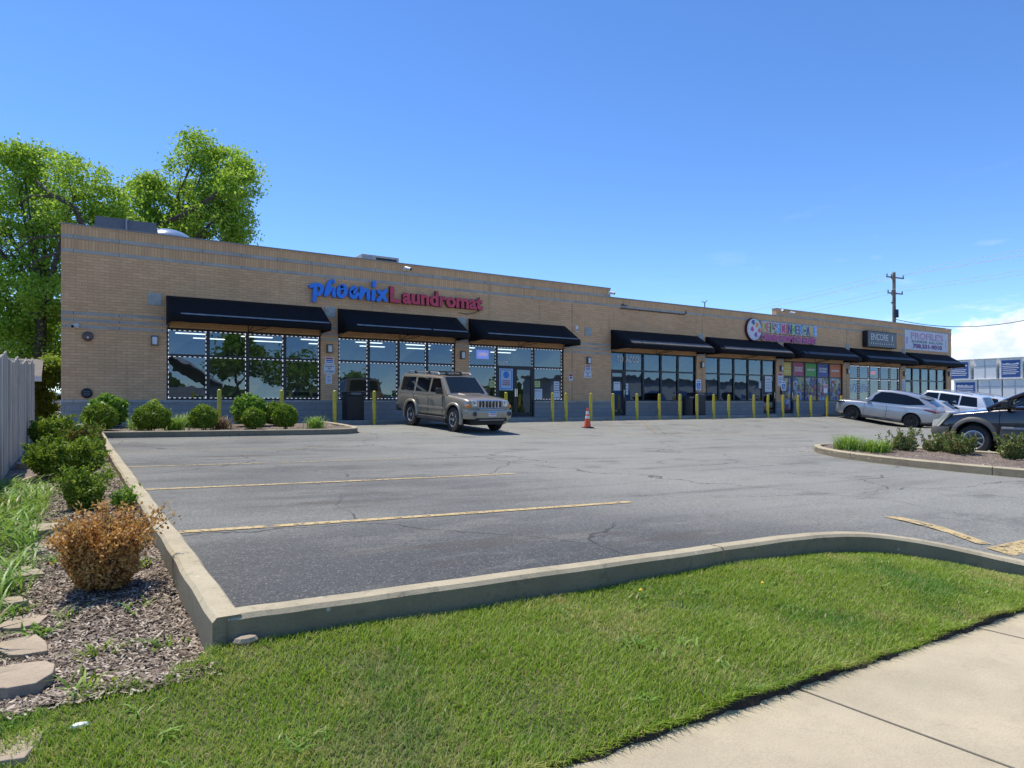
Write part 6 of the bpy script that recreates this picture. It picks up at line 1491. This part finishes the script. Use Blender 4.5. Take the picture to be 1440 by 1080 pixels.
# --- smooth crossovers share one builder
def crossover(name, label, cat, col, x, y, h, L, W, H, wb, fo, group=None, spoiler=True, clad=True, alloy='dalloy', sedan=False, arch_col=None, spokes=10):
    pm = paint_mat(name+'_paint_%d' % int(x*10), col, .5 if col[0] < .48 else .2, .28, 1)
    r = tag(empty(name), label, cat, group); hw = W/2; xf = wb/2+fo; xr = xf-L; bt = H*(.6 if H == 1.8 else .63); R_ = .375 if not sedan else .33; A = wb/2
    body_shell('body', [(xf, hw*.58, .36, .54, bt*.8, .01), (xf-.03, hw*.76, .3, .56, bt*.85, .015), (xf-.12, hw*.88, .26, .58, bt*.9, .025), (xf-.38, hw*.955, .24, .61, bt*.945, .035), (A, hw*.985, .24, .63, bt*.975, .04), (A-.55, hw*.985, .23, .63, bt, .03), (A-1.0, hw*.985, .23, .62, bt, .0), (0, hw*.975, .23, .6, bt+.01, 0), (-A*.6, hw*.98, .23, .62, bt+.02, 0), (-A, hw, .25, .66, bt+.04, 0), (xr+.45, hw*.985, .29, .68, bt+.085, 0), (xr+.14, hw*.94, .36, .7, bt+.08, 0), (xr+.04, hw*.88, .42, .72, bt+.05, 0), (xr, hw*.78, .48, .72, bt, 0)], pm, r, (A, -A), R_+.055, 2, hub=R_)
    rw = hw*.74
    if sedan: cs = [(A-.55, bt-.02, hw*.9, bt, hw*.84), (.25, bt, hw*.9, H-.03, rw), (-.4, bt, hw*.9, H, rw), (-1.0, bt, hw*.9, H-.06, rw), (-1.75, bt+.02, hw*.88, bt+.07, hw*.75)]
    elif spoiler: cs = [(A-.42, bt-.05, hw*.9, bt-.03, hw*.84), (.38, bt, hw*.92, H-.06, rw), (-.25, bt, hw*.92, H, rw), (-.95, bt+.02, hw*.92, H-.03, rw), (xr+.85, bt+.06, hw*.9, H-.14, rw*.96), (xr+.6, bt+.08, hw*.9, H-.22, rw*.96), (xr+.03, bt+.06, hw*.86, bt+.12, hw*.78)]
    else: cs = [(A-.5, bt-.04, hw*.91, bt-.02, hw*.85), (.45, bt, hw*.92, H-.05, rw*1.03), (-.3, bt, hw*.93, H, rw*1.04), (xr+.75, bt+.02, hw*.92, H-.02, rw*1.02), (xr+.38, bt+.02, hw*.91, H-.06, rw), (xr+.06, bt, hw*.88, bt+.04, hw*.8)]
    c = Cabin(cs); c.build(pm, r); z0 = bt+.045
    c.front_glass(0, 1, MT['wind'], r, 'windscreen', .1, .94, .03)
    if sedan: c.window([[(.72, z0), (-.25, z0), (-.25, H-.13), (.22, H-.12)], [(-.33, z0), (-1.25, z0+.02), (-1.0, H-.15), (-.33, H-.12)]], MT['tint'], r); c.front_glass(4, 3, MT['tint'], r, 'rear_window', .15, .9, .05)
    elif spoiler:
        c.window([[(.86, z0-.01), (-.2, z0), (-1.15, z0+.03), (xr+.55, z0+.15), (xr+.62, z0+.19), (xr+.9, H-.27), (-1.0, H-.14), (-.3, H-.1), (.2, H-.13)]], MT['tint'], r); c.front_glass(6, 5, MT['tint'], r, 'rear_window', .1, .9, .08)
        m_ = MB(); m_.prism([(xr+.9, H-.125), (xr+.42, H-.215), (xr+.44, H-.25), (xr+.85, H-.2)], 'y', -rw*.98, rw*.98); m_.build('spoiler', pm, r, bevel=.012)
    else:
        c.window([[(.85, z0), (-.2, z0), (-.2, H-.115), (.36, H-.14)], [(-.28, z0), (-1.25, z0), (-1.25, H-.11), (-.28, H-.11)], [(-1.33, z0), (xr+.5, z0+.01), (xr+.62, H-.12), (-1.33, H-.11)]], MT['tint'], r); c.front_glass(5, 4, MT['tint'], r, 'rear_window', .12, .92, .05)
        for s in (-1, 1): m_ = MB(); m_.tube([(.1, s*rw*.9, H-.01), (0, s*rw*.9, H+.045), (xr+1.0, s*rw*.9, H+.035), (xr+.85, s*rw*.9, H-.01)], .018, 6); m_.build('roof_rail', MT['grey'], r, smooth=True)
    for s in (-1, 1):
        ym = lambda f: s*hw*f
        if clad:
            for ax in (A, -A): arch(r, ax, hw*.962, R_+.05, R_+.085, R_, arch_col or MT['plastic'], s, .03, -.2, PI+.2)
            bx(r, 'sill_trim', MT['plastic'], -A+R_+.09, A-R_-.09, s*hw*.955-.04, s*hw*.955+.035, .22, .33, bevel=.02)
        for xd in (-.02, -1.05): bx(r, 'door_handle', MT['chrome'], xd-.11, xd+.11, s*hw*.985-.012, s*hw*.985+.022, bt-.13, bt-.095, bevel=.01)
        for xd in (.86, -.22): bx(r, 'door_gap', MT['black'], xd-.005, xd+.005, s*hw*.976-.004, s*hw*.976+.0045, .4, bt-.06, bevel=0)
        mirror_(r, .72, hw*.9, bt+.02, pm, s)
        m_ = MB(); m_.prism([(xf-.11, H*.48), (xf-.5, H*.52), (xf-.48, H*.55), (xf-.08, H*.515)], 'y', min(ym(.62), ym(.93)), max(ym(.62), ym(.93))); m_.build('headlight', MT['tint'] if col[0] < .7 else MT['lens'], r, bevel=.02)
        m_ = MB(); m_.prism([(xr+.0, bt-.17), (xr+.62, bt-.07), (xr+.5, bt-.02), (xr-.0, bt-.06)], 'y', min(ym(.5), ym(.965)), max(ym(.5), ym(.965))); m_.build('tail_light', MT['tail'], r, bevel=.015)
    if clad:
        bx(r, 'rear_bumper', MT['plastic'], xr-.02, xr+.35, -hw*.86, hw*.86, .3, .5, bevel=.06, seg=3); bx(r, 'front_bumper', MT['plastic'], xf-.3, xf+.01, -hw*.72, hw*.72, .24, .4, bevel=.06, seg=3)
    bx(r, 'tail_bar', MT['tail'] if spoiler else MT['chrome'], xr-.012, xr+.1, -hw*.52, hw*.52, bt-.13, bt-.09, bevel=.01)
    bx(r, 'licence_plate', MT['papr'], xr-.015, xr+.02, -.15, .15, .74, .89, bevel=.005)
    bx(r, 'grille', MT['black'], xf-.06, xf+.012, -hw*.45, hw*.45, .42, H*.39, bevel=.02)
    m_ = MB(); m_.prism([(xr+1.05, H-.02), (xr+.92, H+.05), (xr+.86, H-.05)], 'y', -.025, .025); m_.build('roof_fin', pm, r, bevel=.006)
    for ax in (A, -A):
        for s in (-1, 1): wheel(r, ax, s*(hw-.125), R_, .235, .25 if not sedan else .21, spokes, MT[alloy])
    bx(r, 'underbody', MT['black'], xr+.3, xf-.3, -hw*.7, hw*.7, .2, .45, bevel=.02)
    place(r, x, y, h, wb); return r
hd = math.atan2(.975, -.22)
crossover('crossover', 'silver crossover with black wheels and sloping rear parked nose to the shops', 'car', (.46, .475, .495), 36.35, 19.75, hd, 4.85, 1.92, 1.80, 2.85, .95)
crossover('suv', 'large white SUV with long dark side windows behind the silver crossover', 'SUV', (.74, .76, .78), 42.1, 19.95, math.atan2(.99, -.12), 5.2, 2.0, 1.82, 3.07, .98, None, False, True, 'alloy', spokes=6)
crossover('sedan', 'silver sedan almost hidden between the silver crossover and the white SUV', 'car', (.5, .51, .53), 39.2, 19.4, math.atan2(.985, -.17), 4.8, 1.84, 1.42, 2.78, .95, None, False, False, 'alloy', True)
crossover('suv', 'second white SUV with dark rear glass farthest right behind the dark car', 'SUV', (.72, .73, .72), 46.2, 20.3, math.atan2(.99, -.12), 4.7, 1.9, 1.72, 2.75, .93, None, False, True, 'alloy', spokes=6)
crossover('sedan', 'white car barely glimpsed beyond the left end of the building', 'car', (.75, .76, .77), -.9, 56, math.atan2(.2, 1), 4.7, 1.84, 1.45, 2.75, .93, None, False, False, 'alloy', True)
# --- dark two-tone car at the right edge
navy = paint_mat('navy_paint', (.014, .014, .02), .3, .25, 1, .0); gcl = pmat('grey_cladding', (.085, .083, .08), .55, .1, .12)
r = tag(empty('minivan_crossover'), 'dark navy crossover with grey lower cladding and big clear headlamp at the right edge', 'car')
A = 1.425; hw = .935
st = [(2.40, .56, .42, .58, .82, .02), (2.37, .70, .38, .6, .86, .03), (2.25, .83, .33, .62, .93, .04), (2.0, .91, .3, .64, .995, .05), (A, .93, .28, .66, 1.06, .06), (.95, .93, .27, .66, 1.12, .05), (.6, .93, .27, .66, 1.15, .03), (0, .93, .27, .66, 1.16, 0), (-A, .935, .28, .66, 1.18, 0), (-2.1, .92, .32, .68, 1.18, 0), (-2.32, .88, .38, .7, 1.16, 0), (-2.38, .78, .45, .7, 1.12, 0)]
body_shell('body', st, navy, r, (A, -A), .425, 2, hub=.375)
# open greenhouse: pillars and roof, clear glass between
cb = Cabin([(1.22, 1.10, .86, 1.12, .82), (.12, 1.15, .89, 1.68, .70), (-.6, 1.16, .89, 1.75, .71), (-2.0, 1.18, .88, 1.72, .70), (-2.1, 1.18, .87, 1.68, .69), (-2.34, 1.15, .85, 1.2, .78)])
rf = MB()
rings = []
for (x, zr, wr) in ((.16, 1.66, .70), (-.2, 1.71, .705), (-.8, 1.75, .71), (-1.4, 1.745, .71), (-2.05, 1.71, .70)):
    rings.append([(x, y, z) for y, z in ((-wr, zr-.07), (-wr*.93, zr-.015), (-wr*.6, zr+.012), (0, zr+.022), (wr*.6, zr+.012), (wr*.93, zr-.015), (wr, zr-.07), (wr*.9, zr-.06), (0, zr-.03), (-wr*.9, zr-.06))])
n = 10
for g_ in rings: rf.v += g_
for k in range(4):
    for q in range(n): rf.f.append((k*n+q, k*n+(q+1) % n, (k+1)*n+(q+1) % n, (k+1)*n+q)); rf.m.append(0)
rf.f += [tuple(range(n)), tuple(range(4*n, 5*n))]; rf.m += [0, 0]
rf.build('roof', navy, r, smooth=True, angle=40)
cg = glass_mat('car_clear_glass', (.72, .86, .78), 1.6, 0)
for s in (-1, 1):
    def sp(x, z, o=0): return (x, s*cb.side(x, z, o), z)
    for nm, a, b, rad in (('front_pillar', sp(1.18, 1.11), sp(.14, 1.62), .045), ('middle_pillar', sp(-.42, 1.14), sp(-.5, 1.68), .05), ('middle_pillar', sp(-1.4, 1.16), sp(-1.42, 1.68), .05), ('rear_pillar', sp(-2.28, 1.18), sp(-2.05, 1.66), .09)):
        m_ = MB(); m_.tube([a, Vector(a).lerp(Vector(b), .5)+Vector((0, 0, .02)), b], rad, 8); m_.build(nm, navy, r, smooth=True)
    m_ = MB(); m_.tube([sp(.14, 1.62), sp(-.6, 1.69), sp(-2.05, 1.66)], .035, 8); m_.build('roof_side_rail', navy, r, smooth=True)
    m_ = MB(); m_.tube([sp(1.0, 1.13, -.01), sp(0, 1.16, -.01), sp(-2.2, 1.19, -.01)], .028, 8); m_.build('belt_trim', navy, r, smooth=True)
    m_ = MB(); m_.tube([sp(.62, 1.165, .012), sp(0, 1.185, .012), sp(-2.1, 1.21, .012)], .011, 6); m_.build('chrome_strip', MT['chrome'], r, smooth=True)
    cb.window([[(.86, 1.17), (-.38, 1.18), (-.46, 1.655), (.12, 1.6)], [(-.5, 1.18), (-1.36, 1.19), (-1.38, 1.66), (-.52, 1.66)], [(-1.46, 1.19), (-2.15, 1.2), (-2.0, 1.63), (-1.46, 1.66)]], cg, r, sides=(s,))
    m_ = MB(); m_.prism([(.98, 1.15), (.66, 1.15), (.66, 1.36)], 'y', s*cb.side(.8, 1.2, -.02), s*cb.side(.8, 1.2, .012)); m_.build('corner_panel', MT['black'], r)
    mirror_(r, .74, .92, 1.14, MT['black'], s)
    # grey cladding: bumper corner, arches, doors, sills
    arch(r, A, .905, .425, .53, .385, gcl, s, .055, -.12, PI+.05); arch(r, -A, .905, .425, .53, .385, gcl, s, .055, -.05, PI+.12)
    m_ = MB(); m_.prism([(-.9, .36), (.9, .36), (.86, .66), (.84, .70), (-.84, .70), (-.88, .66)], 'y', min(s*.885, s*.962), max(s*.885, s*.962)); m_.build('door_cladding', gcl, r, bevel=.015)
    for xa, xb in ((.34, .85), (-.4, .3), (-.84, -.44)): bx(r, 'cladding_strip', MT['grey'], xa, xb, min(s*.955, s*.968), max(s*.955, s*.968), .645, .695, bevel=.006)
    bx(r, 'sill', MT['black'], -.95, .95, min(s*.84, s*.93), max(s*.84, s*.93), .24, .37, bevel=.03)
    # big swept clear headlamp
    m_ = MB(); prof = [(2.385, .62), (2.30, .60), (2.16, .68), (1.98, .90), (1.92, 1.0), (2.06, .985), (2.22, .93), (2.34, .83), (2.385, .72)]
    ys = lambda x: np.interp(x, [1.9, 2.0, 2.25, 2.37, 2.4], [.925, .918, .85, .75, .66])
    vs = [(x+.006, s*(ys(x)+.022), z) for x, z in prof]+[(x-.05, s*(ys(x)-.2), z) for x, z in prof]; k = len(prof)
    m_.add(vs, [tuple(range(k)), tuple(range(2*k-1, k-1, -1))]+[(i, k+i, k+(i+1) % k, (i+1) % k) for i in range(k)]); m_.build('headlight', pmat('clear_headlamp', (.52, .53, .45), .1, 0, .06, 9, coat=1), r, bevel=.012)
    for xd in (.9, -.44): bx(r, 'door_gap', MT['black'], xd-.005, xd+.005, s*.929-.004, s*.929+.005, .7, 1.1, bevel=0)
    bx(r, 'door_handle', navy, -.36, -.14, s*.935-.01, s*.935+.025, .98, 1.03, bevel=.012)
m_ = MB(); P = [(1.93, .945), (2.16, .925), (2.34, .82), (2.44, .6), (2.47, .3), (2.475, 0), (2.47, -.3), (2.44, -.6), (2.34, -.82), (2.16, -.925), (1.93, -.945)]
for (x, y) in P: m_.v += [(x-.2, y*.85, .66), (x-.02, y, .665), (x+.015, y, .63), (x+.02, y, .52), (x-.02, y, .36), (x-.1, y*.95, .27), (x-.3, y*.85, .26)]
for k in range(len(P)-1):
    for j in range(6): m_.f.append((k*7+j, k*7+j+1, (k+1)*7+j+1, (k+1)*7+j)); m_.m.append(0)
m_.build('front_bumper', gcl, r, smooth=True, angle=40)
bx(r, 'grille', MT['black'], 2.3, 2.41, -.5, .5, .69, .85, bevel=.02)
ws = MB(); ws.add([(1.16, -.78, 1.14), (1.16, .78, 1.14), (.16, .64, 1.67), (.16, -.64, 1.67)], [(0, 1, 2, 3)]); ws.build('windscreen', cg, r)
ws = MB(); ws.add([(-2.3, -.74, 1.2), (-2.3, .74, 1.2), (-2.08, .62, 1.66), (-2.08, -.62, 1.66)], [(0, 1, 2, 3)]); ws.build('rear_window', cg, r)
for sy in (-.38, .38): bx(r, 'seat', MT['plastic'], -.35, -.1, sy-.24, sy+.24, .9, 1.42, bevel=.08, seg=3)
m_ = MB(); m_.lathe([(.17, -.015), (.19, 0), (.17, .015)], (.55, .38, 1.14), 'x', 20); m_.build('steering_wheel', MT['black'], r)
bx(r, 'dashboard', MT['plastic'], .55, 1.15, -.8, .8, .95, 1.14, bevel=.06, seg=3)
for ax in (A, -A):
    for s in (-1, 1): wheel(r, ax, s*.815, .36, .225, .225, 7, MT['alloy'])
bx(r, 'underbody', MT['black'], -2.1, 2.1, -.62, .62, .22, .5, bevel=.02)
place(r, 19.25, 6.45, math.atan2(.99, -.1), 2.85)
# ------------------------------------------------------------------ across the street: what the shop windows reflect
tree('street_tree', 'round-headed tree across the street, mirrored in the first laundromat window', (13.5, -19, 0), (13.5, -19, 3.5), .28, [((13.5, -19, 5.6), 2.2), ((12.2, -18.6, 4.8), 1.6), ((15, -19.4, 4.9), 1.7), ((13.4, -19, 7.0), 1.3)], LM['tree'], .2, 30, 30, 'trees across the street')
tree('street_tree', 'wide tree across the street, mirrored right of the first one', (19.5, -20, 0), (19.5, -20, 3.4), .28, [((19.5, -20, 5.2), 2.2), ((21, -20.5, 4.6), 1.7), ((18, -20, 4.4), 1.6)], LM['tree'], .2, 30, 28, 'trees across the street')
tree('street_tree', 'small tree across the street, mirrored farthest right', (26, -22, 0), (26, -22, 2.2), .2, [((26, -22, 3.4), 1.4), ((27.2, -22, 3.0), 1.2)], LM['tree'], .2, 26, 24, 'trees across the street')
r = tag(empty('house', (6.5, -22, -.4)), 'grey gabled house across the street, mirrored in the glass', 'house')
m_ = MB(); m_.box(-5, 5, -4, 4, 0, 3.0); m_.build('wall', pmat('house_siding', (.34, .34, .36), .8), r)
m_ = MB(); m_.prism([(-5.5, 2.95), (0, 6.2), (5.5, 2.95), (5.5, 3.15), (0, 6.4), (-5.5, 3.15)], 'y', -4.4, 4.5); m_.build('roof', pmat('house_shingles', (.2, .2, .2), .9), r)
m_ = MB(); m_.prism([(-5.6, 2.9), (0, 6.25), (5.6, 2.9), (5.6, 3.2), (0, 6.55), (-5.6, 3.2)], 'y', 4.5, 4.6); m_.build('gable_trim', MT['papr'], r)
for q in (-3, 0, 3): m_ = MB(); m_.box(q-.6, q+.6, 4.0, 4.06, .9, 2.2); w_ = m_.build('window', MT['papr'], r); m_ = MB(); m_.box(q-.5, q+.5, 4.061, 4.08, 1.0, 2.1); m_.build('pane', MT['tint'], w_)
r = tag(empty('office_building', (78, -24, -.6)), 'long white building with blue glazing across the street, mirrored in the tobacco window', 'building')
m_ = MB(); m_.box(-24, 30, -6, 0, 0, 5.2); m_.build('wall', pmat('office_wall', (.5, .51, .53), .7), r)
for q in range(7): m_ = MB(); m_.box(-22+q*7.2, -17+q*7.2, .0005, .06, 1.0, 3.6); m_.build('window', pmat('office_glass', (.05, .12, .35), .15), r)
m_ = MB(); m_.box(-24.3, 30.3, -6.3, .3, 5.2, 5.6); m_.build('roof', MT['dgrey'], r)

# far tree line across the street (one mass), seen only as a band in the glass
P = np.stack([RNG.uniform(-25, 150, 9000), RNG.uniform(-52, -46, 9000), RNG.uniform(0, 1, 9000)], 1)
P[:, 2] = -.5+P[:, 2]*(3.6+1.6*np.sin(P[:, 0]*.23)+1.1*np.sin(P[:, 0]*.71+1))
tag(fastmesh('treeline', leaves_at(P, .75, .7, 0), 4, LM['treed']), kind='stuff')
